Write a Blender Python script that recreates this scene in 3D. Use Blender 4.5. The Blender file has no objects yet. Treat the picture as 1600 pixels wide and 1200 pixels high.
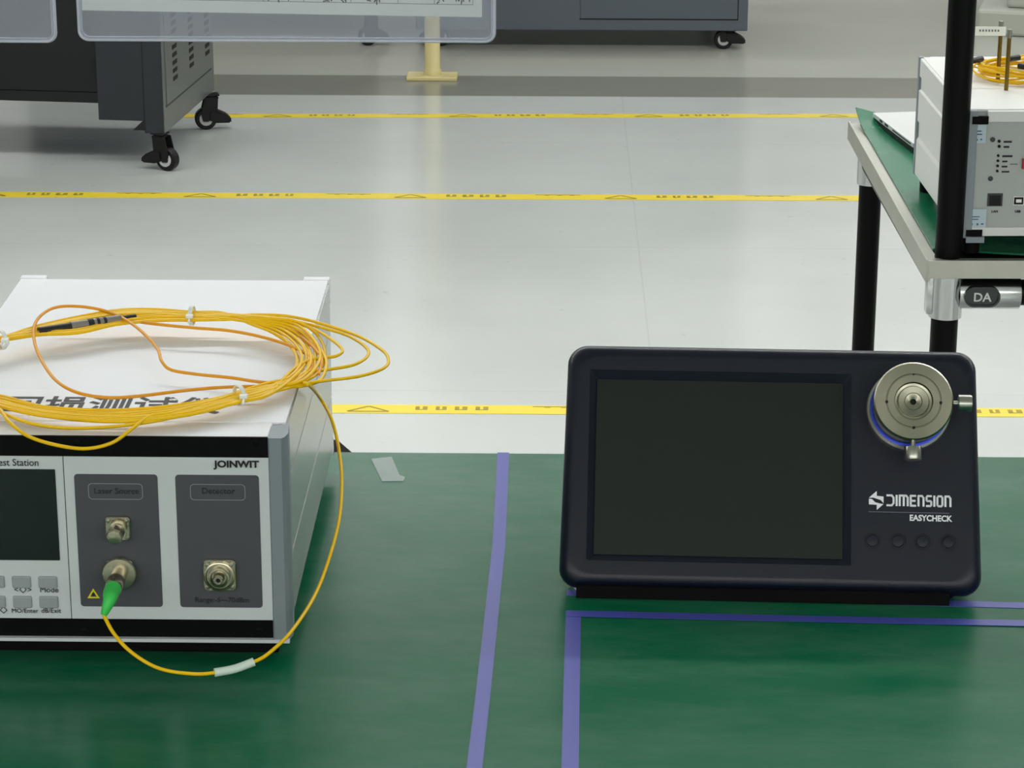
import bpy, bmesh, math, random
from mathutils import Matrix, Vector
random.seed(7)
C = bpy.context.scene.collection
SC = bpy.context.scene
# ------------------------------------------------------------------ camera
FPX = 4100.0
CAMZ = 1.45
PITCH, YAW, ROLL = math.radians(18.35), math.radians(0.9), math.radians(0.12)
cam_d = bpy.data.cameras.new('camera')
cam = bpy.data.objects.new('camera', cam_d); C.objects.link(cam)
cam_d.sensor_width = 36.0
cam_d.lens = 36.0 * FPX / 1600.0
cam_d.clip_start = 0.05
RM = Matrix.Rotation(YAW, 3, 'Z') @ Matrix.Rotation(math.pi/2 - PITCH, 3, 'X') @ Matrix.Rotation(ROLL, 3, 'Z')
CP = Vector((0, 0, CAMZ))
cam.matrix_world = Matrix.Translation(CP) @ RM.to_4x4()
SC.camera = cam
# ------------------------------------------------------------------ world, exposure
w = bpy.data.worlds.new('world'); SC.world = w; w.use_nodes = True
w.node_tree.nodes['Background'].inputs[0].default_value = (0.8, 0.85, 0.9, 1)
w.node_tree.nodes['Background'].inputs[1].default_value = 0.3
SC.view_settings.view_transform = 'Standard'
SC.view_settings.look = 'None'
SC.view_settings.gamma = 1
SC.view_settings.use_curve_mapping = False
SC.view_settings.exposure = 0.0
SC.cycles.max_bounces = 10
SC.cycles.transparent_max_bounces = 16
SC.cycles.sample_clamp_indirect = 6
# ceiling lamps: columns of batten fittings running away from the camera
CEIL = 3.1
LAMP_W = 11.0
UP = 0.55
DROP = 0.22
ROWS = {-4.4: 5.3, 3.95: 2.4, 7.6: 1.0, 10.4: 1.0, 13.6: 0.6, 16.8: 0.5}
LAMPS = [(x, y) for y in ROWS for x in (-6.75, -5.25, -3.75, -2.25, -0.75, 0.75, 2.25, 3.75, 5.25, 6.75)]
lamp_objs = []
for (lx, ly) in LAMPS:
    ld = bpy.data.lights.new('batten_light', 'AREA')
    ld.shape = 'RECTANGLE'; ld.size = 1.3; ld.size_y = 0.12
    k = ROWS[ly]
    ld.energy = LAMP_W * k
    ld.color = (1.0, 1.0, 1.0)
    lo = bpy.data.objects.new('batten_light', ld); C.objects.link(lo)
    lo.location = (0, 0, -0.075)
    l2 = bpy.data.lights.new('ceiling_fill', 'AREA'); l2.shape = 'RECTANGLE'; l2.size = 1.25; l2.size_y = 0.1
    l2.energy = LAMP_W * UP * (0.45 if ly > 6.5 else (0.3 if ly > 0 else 0.5))  # added upward light, brightens the ceiling that the mat reflects
    lu = bpy.data.objects.new('ceiling_fill', l2); C.objects.link(lu); lu.rotation_euler = (math.pi, 0, 0); lu.location = (0, 0, 0.012)
    lamp_objs.append((lo, lu))

# ------------------------------------------------------------------ unprojection of measured image points
def ray(px, py):
    return RM @ Vector(((px - 800) / FPX, -(py - 600) / FPX, -1))
def on_z(px, py, z):
    d = ray(px, py); return CP + d * ((z - CP.z) / d.z)
def on_y(px, py, y):
    d = ray(px, py); return CP + d * ((y - CP.y) / d.y)
def on_x(px, py, x):
    d = ray(px, py); return CP + d * ((x - CP.x) / d.x)

# ------------------------------------------------------------------ materials
def lin(c):
    return tuple(((v/255.0)/12.92 if v/255.0 <= 0.04045 else ((v/255.0+0.055)/1.055)**2.4) for v in c) + (1,)
def mat(name, rgb, rough=0.5, metal=0.0, spec=0.5, noise=0.0, nscale=40.0, bump=0.0, bscale=200.0, coat=0.0, aniso=0.0, rnoise=0.0):
    m = bpy.data.materials.new(name); m.use_nodes = True
    nt = m.node_tree; b = nt.nodes['Principled BSDF']
    col = lin(rgb)
    b.inputs['Base Color'].default_value = col
    b.inputs['Roughness'].default_value = rough
    b.inputs['Metallic'].default_value = metal
    b.inputs['Specular IOR Level'].default_value = spec
    if coat: b.inputs['Coat Weight'].default_value = coat; b.inputs['Coat Roughness'].default_value = 0.08
    tc = nt.nodes.new('ShaderNodeTexCoord')
    n = nt.nodes.new('ShaderNodeTexNoise'); n.inputs['Scale'].default_value = nscale; n.inputs['Detail'].default_value = 6
    nt.links.new(tc.outputs['Object'], n.inputs['Vector'])
    mx = nt.nodes.new('ShaderNodeMix'); mx.data_type = 'RGBA'
    a = max(noise, 0.02)
    mx.inputs['A'].default_value = tuple(c*(1-a) for c in col[:3]) + (1,)
    mx.inputs['B'].default_value = tuple(min(1, c*(1+a)) for c in col[:3]) + (1,)
    nt.links.new(n.outputs['Fac'], mx.inputs['Factor'])
    nt.links.new(mx.outputs['Result'], b.inputs['Base Color'])
    if rnoise:
        mr = nt.nodes.new('ShaderNodeMapRange')
        mr.inputs['To Min'].default_value = max(0.02, rough - rnoise); mr.inputs['To Max'].default_value = rough + rnoise
        nt.links.new(n.outputs['Fac'], mr.inputs['Value']); nt.links.new(mr.outputs['Result'], b.inputs['Roughness'])
    if bump:
        n2 = nt.nodes.new('ShaderNodeTexNoise'); n2.inputs['Scale'].default_value = bscale; n2.inputs['Detail'].default_value = 3
        nt.links.new(tc.outputs['Object'], n2.inputs['Vector'])
        bp = nt.nodes.new('ShaderNodeBump'); bp.inputs['Strength'].default_value = bump; bp.inputs['Distance'].default_value = 0.001
        nt.links.new(n2.outputs['Fac'], bp.inputs['Height']); nt.links.new(bp.outputs['Normal'], b.inputs['Normal'])
    if aniso:
        b.inputs['Anisotropic'].default_value = aniso
        tg = nt.nodes.new('ShaderNodeTangent'); tg.direction_type = 'RADIAL'; tg.axis = 'Z'
        nt.links.new(tg.outputs['Tangent'], b.inputs['Tangent'])
    return m
def plastic_clear(name, rgb, haze, rough=0.08):
    m = bpy.data.materials.new(name); m.use_nodes = True
    nt = m.node_tree; nt.nodes.remove(nt.nodes['Principled BSDF'])
    out = nt.nodes['Material Output']
    tr = nt.nodes.new('ShaderNodeBsdfTransparent'); tr.inputs[0].default_value = (0.97, 0.98, 1.0, 1)
    p = nt.nodes.new('ShaderNodeBsdfPrincipled'); p.inputs['Base Color'].default_value = lin(rgb); p.inputs['Roughness'].default_value = rough
    tc = nt.nodes.new('ShaderNodeTexCoord')
    n = nt.nodes.new('ShaderNodeTexNoise'); n.inputs['Scale'].default_value = 14
    nt.links.new(tc.outputs['Object'], n.inputs['Vector'])
    mr = nt.nodes.new('ShaderNodeMapRange'); mr.inputs['To Min'].default_value = haze*0.75; mr.inputs['To Max'].default_value = haze*1.25
    nt.links.new(n.outputs['Fac'], mr.inputs['Value'])
    mx = nt.nodes.new('ShaderNodeMixShader')
    nt.links.new(mr.outputs['Result'], mx.inputs[0]); nt.links.new(tr.outputs[0], mx.inputs[1]); nt.links.new(p.outputs[0], mx.inputs[2])
    nt.links.new(mx.outputs[0], out.inputs[0])
    return m
def emis(name, rgb, s):
    m = bpy.data.materials.new(name); m.use_nodes = True
    b = m.node_tree.nodes['Principled BSDF']
    b.inputs['Emission Color'].default_value = lin(rgb); b.inputs['Emission Strength'].default_value = s
    return m

M = {}
M['cover'] = mat('white_powder_coat', (236, 237, 241), 0.5, spec=0.3, bump=0.15, bscale=900)
M['sidealu'] = mat('side_aluminium', (176, 180, 178), 0.26, metal=0.55, noise=0.03)
M['groove'] = mat('groove_shadow_gap', (58, 62, 62), 0.7)
M['column'] = mat('grey_column', (132, 140, 146), 0.5, metal=0.2)
M['panel'] = mat('silver_panel', (206, 210, 212), 0.42, metal=0.1, noise=0.02)
M['black'] = mat('black_bezel', (4, 5, 6), 0.42, spec=0.12)
M['rubber'] = mat('black_rubber', (5, 5, 5), 0.8, spec=0.15)
M['dkgrey'] = mat('dark_grey_print', (72, 72, 78), 0.5)
M['ink'] = mat('black_ink', (16, 17, 20), 0.6)
M['ink2'] = mat('dark_ink_on_grey', (24, 25, 28), 0.6)
M['greyink'] = mat('pale_grey_ink', (150, 152, 158), 0.5)
M['whiteink'] = mat('white_ink', (235, 238, 242), 0.5)
M['lineink'] = mat('dim_line_ink', (95, 100, 112), 0.5)
M['lcd'] = mat('dark_glass', (10, 24, 22), 0.12, spec=0.4)
M['button'] = mat('grey_button', (150, 156, 158), 0.55)
M['nickel'] = mat('nickel_metal', (176, 170, 148), 0.24, metal=1.0, noise=0.15, nscale=300)
M['brass'] = mat('brass_metal', (120, 96, 40), 0.3, metal=0.9)
M['bootgreen'] = mat('green_boot', (60, 200, 84), 0.5)
M['fibre'] = mat('yellow_fibre', (242, 194, 0), 0.4, spec=0.3, noise=0.08, nscale=60)
M['fibreo'] = mat('amber_fibre', (228, 154, 24), 0.4, spec=0.3, noise=0.08, nscale=60)
M['tie'] = mat('white_nylon', (226, 228, 222), 0.4)
M['sleeve'] = mat('white_sleeve', (208, 222, 210), 0.45)
M['plugblk'] = mat('black_plug', (14, 14, 15), 0.45)
M['plugcl'] = mat('grey_sleeve_label', (130, 124, 118), 0.3)
M['navy'] = mat('navy_shell', (14, 19, 34), 0.30, bump=0.12, bscale=1500, spec=0.3)
M['screen'] = mat('lcd_screen', (30, 35, 30), 0.3, spec=0.2)
M['steel'] = mat('brushed_steel', (150, 148, 130), 0.26, metal=1.0, aniso=0.75)
M['steel2'] = mat('turned_steel', (160, 160, 150), 0.28, metal=1.0)
M['blue'] = mat('blue_anodised', (30, 56, 170), 0.3, metal=0.5)
M['deepblue'] = mat('deep_blue_plastic', (5, 10, 38), 0.35)
M['darkhole'] = mat('dark_hole', (4, 4, 4), 0.8)
M['matgreen'] = mat('green_esd_mat', (9, 98, 65), 0.24, noise=0.06, nscale=5, rnoise=0.04, bump=0.015, bscale=60, spec=0.22)
M['scuff'] = plastic_clear('pale_scuff', (196, 208, 202), 0.45, 0.35)
M['purple'] = mat('violet_tape', (70, 76, 166), 0.36)
M['tapey'] = mat('yellow_tape', (222, 198, 52), 0.36, noise=0.05, nscale=8)
M['tapep'] = mat('tape_print', (150, 132, 40), 0.5)
M['chrome'] = mat('chrome_joint', (206, 208, 208), 0.2, metal=1.0, noise=0.05)
M['edgealu'] = mat('galvanised_edge', (186, 186, 176), 0.38, metal=0.8, noise=0.08, nscale=25)
M['pipe'] = mat('black_pipe', (3, 4, 3), 0.4, spec=0.12)
M['cab'] = mat('charcoal_paint', (27, 32, 38), 0.42, spec=0.35)
M['cabdk'] = mat('dark_charcoal_paint', (10, 13, 15), 0.5, spec=0.3)
M['cabside'] = mat('grey_side_paint', (104, 108, 106), 0.34, metal=0.25)
M['cab2'] = mat('slate_paint', (76, 84, 94), 0.4)
M['caster'] = mat('black_caster', (9, 9, 9), 0.5, spec=0.3)
M['hub'] = mat('grey_caster_hub', (170, 170, 168), 0.5)
M['cream'] = mat('cream_paint', (206, 192, 136), 0.4)
M['paper'] = mat('off_white_paper', (246, 247, 238), 0.7)
M['pencil'] = mat('grey_form_line', (120, 122, 116), 0.7)
M['badge'] = mat('dark_recess_metal', (70, 74, 74), 0.4, metal=0.8)
M['clear'] = plastic_clear('clear_pvc', (176, 178, 186), 0.20)
M['clearrim'] = plastic_clear('clear_pvc_rim', (216, 217, 230), 0.6, 0.15)
M['wall'] = mat('painted_wall', (176, 178, 172), 0.7)
M['ceil'] = mat('white_ceiling', (232, 234, 232), 0.8)
M['lampbody'] = mat('white_lamp_body', (235, 235, 235), 0.4)
M['boxwhite'] = mat('white_case_paint', (214, 216, 212), 0.36, bump=0.1, bscale=900)
M['backpanel'] = mat('grey_back_panel', (164, 170, 166), 0.45)
M['sticker'] = mat('pale_blue_sticker', (176, 192, 200), 0.5)
M['stickerink'] = mat('blue_sticker_ink', (66, 92, 120), 0.5)
M['red'] = mat('red_connector', (170, 30, 44), 0.45)
M['carton'] = mat('pale_grey_case', (168, 170, 160), 0.5)
M['teal'] = mat('teal_mark', (60, 100, 100), 0.5)
M['laptop'] = mat('silver_case', (196, 198, 196), 0.4, metal=0.2)

# ------------------------------------------------------------------ mesh helpers
def newbm(): return bmesh.new()
def add_box(bm, a, b, bev=0.0, rot=None, seg=2):
    x0, y0, z0 = a; x1, y1, z1 = b
    r = bmesh.ops.create_cube(bm, size=1.0)
    vs = r['verts']
    mt = Matrix.Translation(((x0+x1)/2, (y0+y1)/2, (z0+z1)/2)) @ Matrix.Diagonal((abs(x1-x0), abs(y1-y0), abs(z1-z0), 1))
    bmesh.ops.transform(bm, matrix=mt, verts=vs)
    if bev > 0:
        es = list({e for v in vs for e in v.link_edges})
        g = bmesh.ops.bevel(bm, geom=es, offset=bev, segments=seg, affect='EDGES', profile=0.5)
        vs = list({v for f in g['faces'] for v in f.verts} | {v for v in vs if v.is_valid})
    if rot is not None: bmesh.ops.transform(bm, matrix=rot, verts=[v for v in vs if v.is_valid])
    return vs
def frame(d):
    d = d.normalized()
    up = Vector((0, 0, 1)) if abs(d.z) < 0.9 else Vector((1, 0, 0))
    a = d.cross(up).normalized(); b = a.cross(d).normalized()
    return a, b
def add_tube(bm, pts, r, n=8, closed=False, caps=True):
    pts = [Vector(p) for p in pts]
    N = len(pts); rs = r if isinstance(r, (list, tuple)) else [r]*N
    rings = []; a = None
    for i in range(N):
        if closed: t = pts[(i+1) % N] - pts[i-1]
        else: t = pts[min(i+1, N-1)] - pts[max(i-1, 0)]
        if t.length < 1e-9: t = Vector((0, 0, 1))
        t.normalize()
        if a is None: a, _ = frame(t)
        else:
            a = a - t * a.dot(t)
            if a.length < 1e-6: a, _ = frame(t)
            a.normalize()
        b = t.cross(a)
        rings.append([bm.verts.new(pts[i] + (a*math.cos(2*math.pi*k/n) + b*math.sin(2*math.pi*k/n))*rs[i]) for k in range(n)])
    for i in range(N if closed else N-1):
        A, B = rings[i], rings[(i+1) % N]
        for k in range(n):
            bm.faces.new((A[k], A[(k+1) % n], B[(k+1) % n], B[k]))
    if not closed and caps:
        bm.faces.new(rings[0][::-1]); bm.faces.new(rings[-1])
def crom(P, sub=6, closed=False):
    P = [Vector(p) for p in P]; N = len(P); out = []
    rng = range(N) if closed else range(N-1)
    for i in rng:
        if closed: p0, p1, p2, p3 = P[i-1], P[i], P[(i+1) % N], P[(i+2) % N]
        else: p0, p1, p2, p3 = P[max(i-1, 0)], P[i], P[i+1], P[min(i+2, N-1)]
        for s in range(sub):
            t = s/sub
            out.append(0.5*((2*p1) + (p2-p0)*t + (2*p0-5*p1+4*p2-p3)*t*t + (3*p1-p0-3*p2+p3)*t*t*t))
    if not closed: out.append(P[-1])
    return out
def rr(w, h, r, k=6, cx=0, cy=0):
    o = []
    r = max(min(r, w/2-1e-6, h/2-1e-6), 1e-5)
    for (sx, sy, a0) in ((1, 1, 0), (-1, 1, 90), (-1, -1, 180), (1, -1, 270)):
        for i in range(k+1):
            a = math.radians(a0 + 90*i/k)
            o.append((cx + sx*(w/2-r) + r*math.cos(a), cy + sy*(h/2-r) + r*math.sin(a)))
    return o
def add_loops(bm, loops, cap0=True, cap1=True):
    L = [[bm.verts.new(p) for p in lp] for lp in loops]
    n = len(L[0])
    for A, B in zip(L, L[1:]):
        for k in range(n):
            bm.faces.new((A[k], A[(k+1) % n], B[(k+1) % n], B[k]))
    if cap0: bm.faces.new(L[0][::-1])
    if cap1: bm.faces.new(L[-1])
    return L
def add_lathe(bm, prof, org=(0, 0, 0), axis=(0, 0, 1), n=40, cap=True):
    o = Vector(org); ax = Vector(axis).normalized(); a, b = frame(ax)
    loops = []
    for (r, z) in prof:
        loops.append([o + ax*z + (a*math.cos(2*math.pi*k/n) + b*math.sin(2*math.pi*k/n))*max(r, 1e-5) for k in range(n)])
    add_loops(bm, loops, cap, cap)
def add_prism(bm, poly, axis, lo, hi):
    # poly: 2-D points; axis 0/1/2 = extrusion axis
    def P(u, v, t):
        return {0: (t, u, v), 1: (u, t, v), 2: (u, v, t)}[axis]
    add_loops(bm, [[P(u, v, lo) for u, v in poly], [P(u, v, hi) for u, v in poly]])

WM = {}
def obj(name, bm, m, parent=None, world=True, smooth=0):
    bmesh.ops.recalc_face_normals(bm, faces=bm.faces[:])
    if parent is not None and world:
        bmesh.ops.transform(bm, matrix=WM[parent.name].inverted(), verts=bm.verts[:])
    me = bpy.data.meshes.new(name)
    bm.to_mesh(me); bm.free()
    me.materials.append(M[m] if isinstance(m, str) else m)
    if smooth:
        me.polygons.foreach_set('use_smooth', [True]*len(me.polygons))
        me.set_sharp_from_angle(angle=math.radians(smooth))
    o = bpy.data.objects.new(name, me); C.objects.link(o)
    if parent is not None: o.parent = parent
    WM[o.name] = (WM[parent.name] if parent is not None else Matrix.Identity(4)).copy()
    return o
def tag(o, label, cat, group=None, kind=None):
    o['label'] = label
    if cat: o['category'] = cat
    if group: o['group'] = group
    if kind: o['kind'] = kind
    return o
def thing(name, label, cat, loc=(0, 0, 0), rot=None, group=None):
    o = bpy.data.objects.new(name, None); C.objects.link(o)
    mt = Matrix.Translation(loc) @ (rot.to_4x4() if rot is not None else Matrix.Identity(4))
    o.matrix_world = mt
    o.empty_display_size = 0.05
    WM[o.name] = mt
    return tag(o, label, cat, group)
def struct(name, bm, m):
    o = obj(name, bm, m); o['kind'] = 'structure'; return o
def text_bm(s, size, ext=0.0002, shear=0.0, bold=0.0, align='LEFT', sx=1.0, spacing=1.0):
    cu = bpy.data.curves.new('t', 'FONT'); cu.body = s; cu.size = size; cu.extrude = ext; cu.shear = shear
    cu.offset = bold; cu.align_x = align; cu.space_character = spacing; cu.resolution_u = 3
    o = bpy.data.objects.new('t', cu); C.objects.link(o)
    dg = bpy.context.evaluated_depsgraph_get(); dg.update()
    me = bpy.data.meshes.new_from_object(o.evaluated_get(dg))
    bm = bmesh.new(); bm.from_mesh(me)
    bpy.data.objects.remove(o); bpy.data.curves.remove(cu); bpy.data.meshes.remove(me)
    if sx != 1.0: bmesh.ops.transform(bm, matrix=Matrix.Diagonal((sx, 1, 1, 1)), verts=bm.verts[:])
    return bm
def place(bm, org, right=(1, 0, 0), up=(0, 0, 1)):
    r = Vector(right).normalized(); u = Vector(up).normalized(); n = r.cross(u)
    mt = Matrix((r, u, n)).transposed().to_4x4(); mt.translation = Vector(org)
    bmesh.ops.transform(bm, matrix=mt, verts=bm.verts[:]); return bm

# ------------------------------------------------------------------ room
FAR_BAND_Y = on_z(800, 151, 0).y
def floor_mat():
    m = bpy.data.materials.new('pale_vinyl_floor'); m.use_nodes = True
    nt = m.node_tree; b = nt.nodes['Principled BSDF']; L = nt.links.new
    tc = nt.nodes.new('ShaderNodeTexCoord')
    n = nt.nodes.new('ShaderNodeTexNoise'); n.inputs['Scale'].default_value = 1.6; n.inputs['Detail'].default_value = 8
    L(tc.outputs['Object'], n.inputs['Vector'])
    cr = nt.nodes.new('ShaderNodeValToRGB')
    cr.color_ramp.elements[0].position = 0.3; cr.color_ramp.elements[0].color = lin((174, 178, 174))
    cr.color_ramp.elements[1].position = 0.7; cr.color_ramp.elements[1].color = lin((186, 190, 186))
    L(n.outputs['Fac'], cr.inputs[0])
    # specks
    v = nt.nodes.new('ShaderNodeTexNoise'); v.inputs['Scale'].default_value = 38; v.inputs['Detail'].default_value = 2
    L(tc.outputs['Object'], v.inputs['Vector'])
    vr = nt.nodes.new('ShaderNodeMapRange'); vr.inputs['From Min'].default_value = 0.70; vr.inputs['From Max'].default_value = 0.78
    vr.inputs['To Max'].default_value = 0.35
    L(v.outputs['Fac'], vr.inputs['Value'])
    mx = nt.nodes.new('ShaderNodeMix'); mx.data_type = 'RGBA'; mx.inputs['B'].default_value = lin((150, 152, 150))
    L(vr.outputs['Result'], mx.inputs['Factor']); L(cr.outputs[0], mx.inputs['A'])
    # sheet joints
    br = nt.nodes.new('ShaderNodeTexBrick'); br.offset = 0; br.inputs['Scale'].default_value = 1.0
    br.inputs['Brick Width'].default_value = 1.8; br.inputs['Row Height'].default_value = 0.95
    br.inputs['Mortar Size'].default_value = 0.0022; br.inputs['Mortar Smooth'].default_value = 0.4
    br.inputs['Color1'].default_value = (0, 0, 0, 1); br.inputs['Color2'].default_value = (0, 0, 0, 1); br.inputs['Mortar'].default_value = (1, 1, 1, 1)
    mp = nt.nodes.new('ShaderNodeMapping'); mp.inputs['Location'].default_value = (1.62, 0.42, 0)
    L(tc.outputs['Object'], mp.inputs['Vector']); L(mp.outputs[0], br.inputs['Vector'])
    mm = nt.nodes.new('ShaderNodeMath'); mm.operation = 'MULTIPLY'; mm.inputs[1].default_value = 0.22
    L(br.outputs['Color'], mm.inputs[0])
    mx2 = nt.nodes.new('ShaderNodeMix'); mx2.data_type = 'RGBA'; mx2.inputs['B'].default_value = lin((150, 154, 150))
    L(mm.outputs[0], mx2.inputs['Factor']); L(mx.outputs['Result'], mx2.inputs['A'])
    sp = nt.nodes.new('ShaderNodeSeparateXYZ'); L(tc.outputs['Object'], sp.inputs[0])
    def thr(y, w_):
        q = nt.nodes.new('ShaderNodeMapRange'); q.inputs['From Min'].default_value = y; q.inputs['From Max'].default_value = y+w_
        L(sp.outputs['Y'], q.inputs['Value']); return q.outputs['Result']
    def mixc(f, prev, rgb):
        q = nt.nodes.new('ShaderNodeMix'); q.data_type = 'RGBA'; q.inputs['B'].default_value = lin(rgb)
        L(f, q.inputs['Factor']); L(prev, q.inputs['A']); return q.outputs['Result']
    # far floor colour: a darker strip first, then grey behind it
    c1 = mixc(thr(FAR_BAND_Y, 0.012), mx2.outputs['Result'], (124, 125, 115))
    c2 = mixc(thr(FAR_BAND_Y+0.26, 0.012), c1, (170, 171, 162))
    L(c2, b.inputs['Base Color'])
    b.inputs['Specular IOR Level'].default_value = 0.5
    # gloss varies slowly
    n2 = nt.nodes.new('ShaderNodeTexNoise'); n2.inputs['Scale'].default_value = 3.0; n2.inputs['Detail'].default_value = 4
    L(tc.outputs['Object'], n2.inputs['Vector'])
    mr = nt.nodes.new('ShaderNodeMapRange'); mr.inputs['To Min'].default_value = 0.16; mr.inputs['To Max'].default_value = 0.26
    L(n2.outputs['Fac'], mr.inputs['Value']); L(mr.outputs['Result'], b.inputs['Roughness'])
    n3 = nt.nodes.new('ShaderNodeTexNoise'); n3.inputs['Scale'].default_value = 9; n3.inputs['Detail'].default_value = 3
    L(tc.outputs['Object'], n3.inputs['Vector'])
    bp = nt.nodes.new('ShaderNodeBump'); bp.inputs['Strength'].default_value = 0.06; bp.inputs['Distance'].default_value = 0.004
    L(n3.outputs['Fac'], bp.inputs['Height']); L(bp.outputs[0], b.inputs['Normal'])
    return m
M['floor'] = floor_mat()
def dusty(m):
    nt = m.node_tree; L = nt.links.new; b = nt.nodes['Principled BSDF']
    src = b.inputs['Base Color'].links[0].from_socket
    tc = nt.nodes.new('ShaderNodeTexCoord'); mp = nt.nodes.new('ShaderNodeMapping'); mp.inputs['Scale'].default_value = (9, 22, 9); mp.inputs['Rotation'].default_value = (0, 0, 0.5)
    n = nt.nodes.new('ShaderNodeTexNoise'); n.inputs['Scale'].default_value = 1.0; n.inputs['Detail'].default_value = 9; n.inputs['Roughness'].default_value = 0.65
    L(tc.outputs['Object'], mp.inputs['Vector']); L(mp.outputs[0], n.inputs['Vector'])
    r = nt.nodes.new('ShaderNodeMapRange'); r.inputs['From Min'].default_value = 0.42; r.inputs['From Max'].default_value = 0.95; r.inputs['To Max'].default_value = 0.30
    L(n.outputs['Fac'], r.inputs['Value'])
    x = nt.nodes.new('ShaderNodeMix'); x.data_type = 'RGBA'; x.inputs['B'].default_value = lin((128, 152, 140))
    L(r.outputs['Result'], x.inputs['Factor']); L(src, x.inputs['A']); L(x.outputs['Result'], b.inputs['Base Color'])
dusty(M['matgreen'])
RX0, RX1, RY0, RY1 = -9.0, 9.0, -5.5, 20.5
bm = newbm(); add_box(bm, (RX0, RY0, -0.1), (RX1, RY1, 0)); struct('floor', bm, 'floor')
bm = newbm(); add_box(bm, (RX0, RY0, CEIL), (RX1, RY1, CEIL+0.1)); struct('ceiling', bm, 'ceil')
for nm, a, b_ in (('wall_left', (RX0-.1, RY0, 0), (RX0, RY1, CEIL)), ('wall_right', (RX1, RY0, 0), (RX1+.1, RY1, CEIL)),
                  ('wall_back', (RX0, RY1, 0), (RX1, RY1+.1, CEIL)), ('wall_front', (RX0, RY0-.1, 0), (RX1, RY0, CEIL))):
    bm = newbm(); add_box(bm, a, b_); struct(nm, bm, 'wall')
for i, (lx, ly) in enumerate(LAMPS):
    t = thing('ceiling_lamp', 'white ceiling batten lamp in the rows overhead', 'ceiling lamp', (lx, ly, CEIL-DROP), group='ceiling battens')
    bm = newbm(); add_box(bm, (-0.67, -0.08, -0.06), (0.67, 0.08, 0.0), 0.008)
    o = obj('lamp_body', bm, 'lampbody', t, world=False)
    for yy in (-0.5, 0.5):
        b2 = newbm(); add_tube(b2, [(yy, 0, -0.002), (yy, 0, DROP)], 0.006, 8)
        obj('hanger', b2, 'lampbody', t, world=False)
    for q_ in lamp_objs[i]: q_.parent = t

# floor tapes (yellow, printed)
def floor_tape(rowpts, width, label, seed, lo, hi):
    rnd = random.Random(seed)
    P = [on_z(px, py, 0.0) for px, py in rowpts]
    d = (P[-1] - P[0]); d.normalize()
    A = P[0] - d*lo; B = P[-1] + d*hi
    n = Vector((-d.y, d.x, 0))
    t = thing('floor_tape', label, 'floor tape', tuple((A+B)/2 - Vector((0, 0, (A+B).z/2))), group='yellow floor tapes')
    bm = newbm()
    L = [[A+n*width/2, A-n*width/2, B-n*width/2, B+n*width/2]]
    add_loops(bm, [[p + Vector((0, 0, 0.0002)) for p in L[0]], [p + Vector((0, 0, 0.0007)) for p in L[0]]])
    bm.faces.ensure_lookup_table(); base_n = len(bm.faces); s = 0.05; ln = (B-A).length
    def patch(u0, u1, v0, v1, k=0):
        z = Vector((0, 0, 0.0009))
        q = [A + d*u + n*v + z for u, v in ((u0, v0), (u1, v0), (u1-k, v1), (u0+k, v1))]
        bm.faces.new([bm.verts.new(p) for p in q])
    W = width
    while s < ln - 0.6:
        patch(s, s+0.10, W*0.30, W*0.40)                    # small caption line
        for k in range(3): patch(s+0.02+k*0.028, s+0.03+k*0.028, W*0.22, W*0.30)
        # warning triangle outline
        c = s+0.19
        for (u0, v0, u1, v1) in ((c-.035, -W*.3, c+.035, -W*.3), (c-.035, -W*.3, c, W*.3), (c+.035, -W*.3, c, W*.3)):
            p0 = A + d*u0 + n*v0; p1 = A + d*u1 + n*v1; e = (p1-p0).normalized().cross(Vector((0, 0, 1)))*W*0.06
            z = Vector((0, 0, 0.0009))
            bm.faces.new([bm.verts.new(p+z) for p in (p0-e, p1-e, p1+e, p0+e)])
        # row of block marks
        u = s+0.27
        for k in range(4):
            wv = rnd.uniform(0.016, 0.026)
            patch(u, u+wv*0.35, -W*0.1, W*0.3); patch(u+wv*0.6, u+wv, -W*0.02, W*0.3); patch(u, u+wv, -W*0.1, -W*0.02)
            u += wv + 0.014
        s += 0.47
    bm.faces.ensure_lookup_table()
    for f in bm.faces[base_n:]: f.material_index = 1
    o = obj('printed_strip', bm, 'tapey', t); o.data.materials.append(M['tapep'])
    return t
floor_tape([(0, 304), (1340, 310)], 0.047, 'yellow floor tape, middle of the three, meeting the rear leg of the right cart', 3, 1.2, 1.6)
floor_tape([(286, 181), (1330, 181)], 0.042, 'yellow floor tape farthest back, starting at the rear caster of the dark left machine', 4, 0.0, 1.6)
floor_tape([(530, 639), (878, 641)], 0.045, 'yellow floor tape nearest the workbench, right behind its green edge', 5, 1.6, 2.0)

# ------------------------------------------------------------------ workbench
TZ = 0.75
YE = on_z(660, 707, TZ).y
t = thing('workbench', 'workbench with green top in the foreground carrying the instruments', 'table', (0, 0.9, 0))
bm = newbm(); add_box(bm, (-1.4, 0.05, TZ-0.032), (1.4, YE-0.004, TZ-0.0025), 0.002); obj('tabletop', bm, 'edgealu', t)
bm = newbm()
for sx in (-1.34, 1.34):
    pass
for (lx, ly) in ((-1.32, 0.15), (1.32, 0.15), (-1.32, YE-0.1), (1.32, YE-0.1)):
    b2 = newbm(); add_tube(b2, [(lx, ly, 0), (lx, ly, TZ-0.032)], 0.02, 16); obj('leg', b2, 'pipe', t, smooth=40)
bm.free()
bm = newbm()
q = [on_z(522, 707, TZ-0.004), on_z(550, 707, TZ-0.004), on_z(527, 687, TZ-0.004), on_z(505, 687, TZ-0.004)]
add_loops(bm, [[p - Vector((0, 0, 0.004)) for p in q], q]); obj('corner_bracket', bm, 'rubber', t)
ya = YE + 0.004
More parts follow.
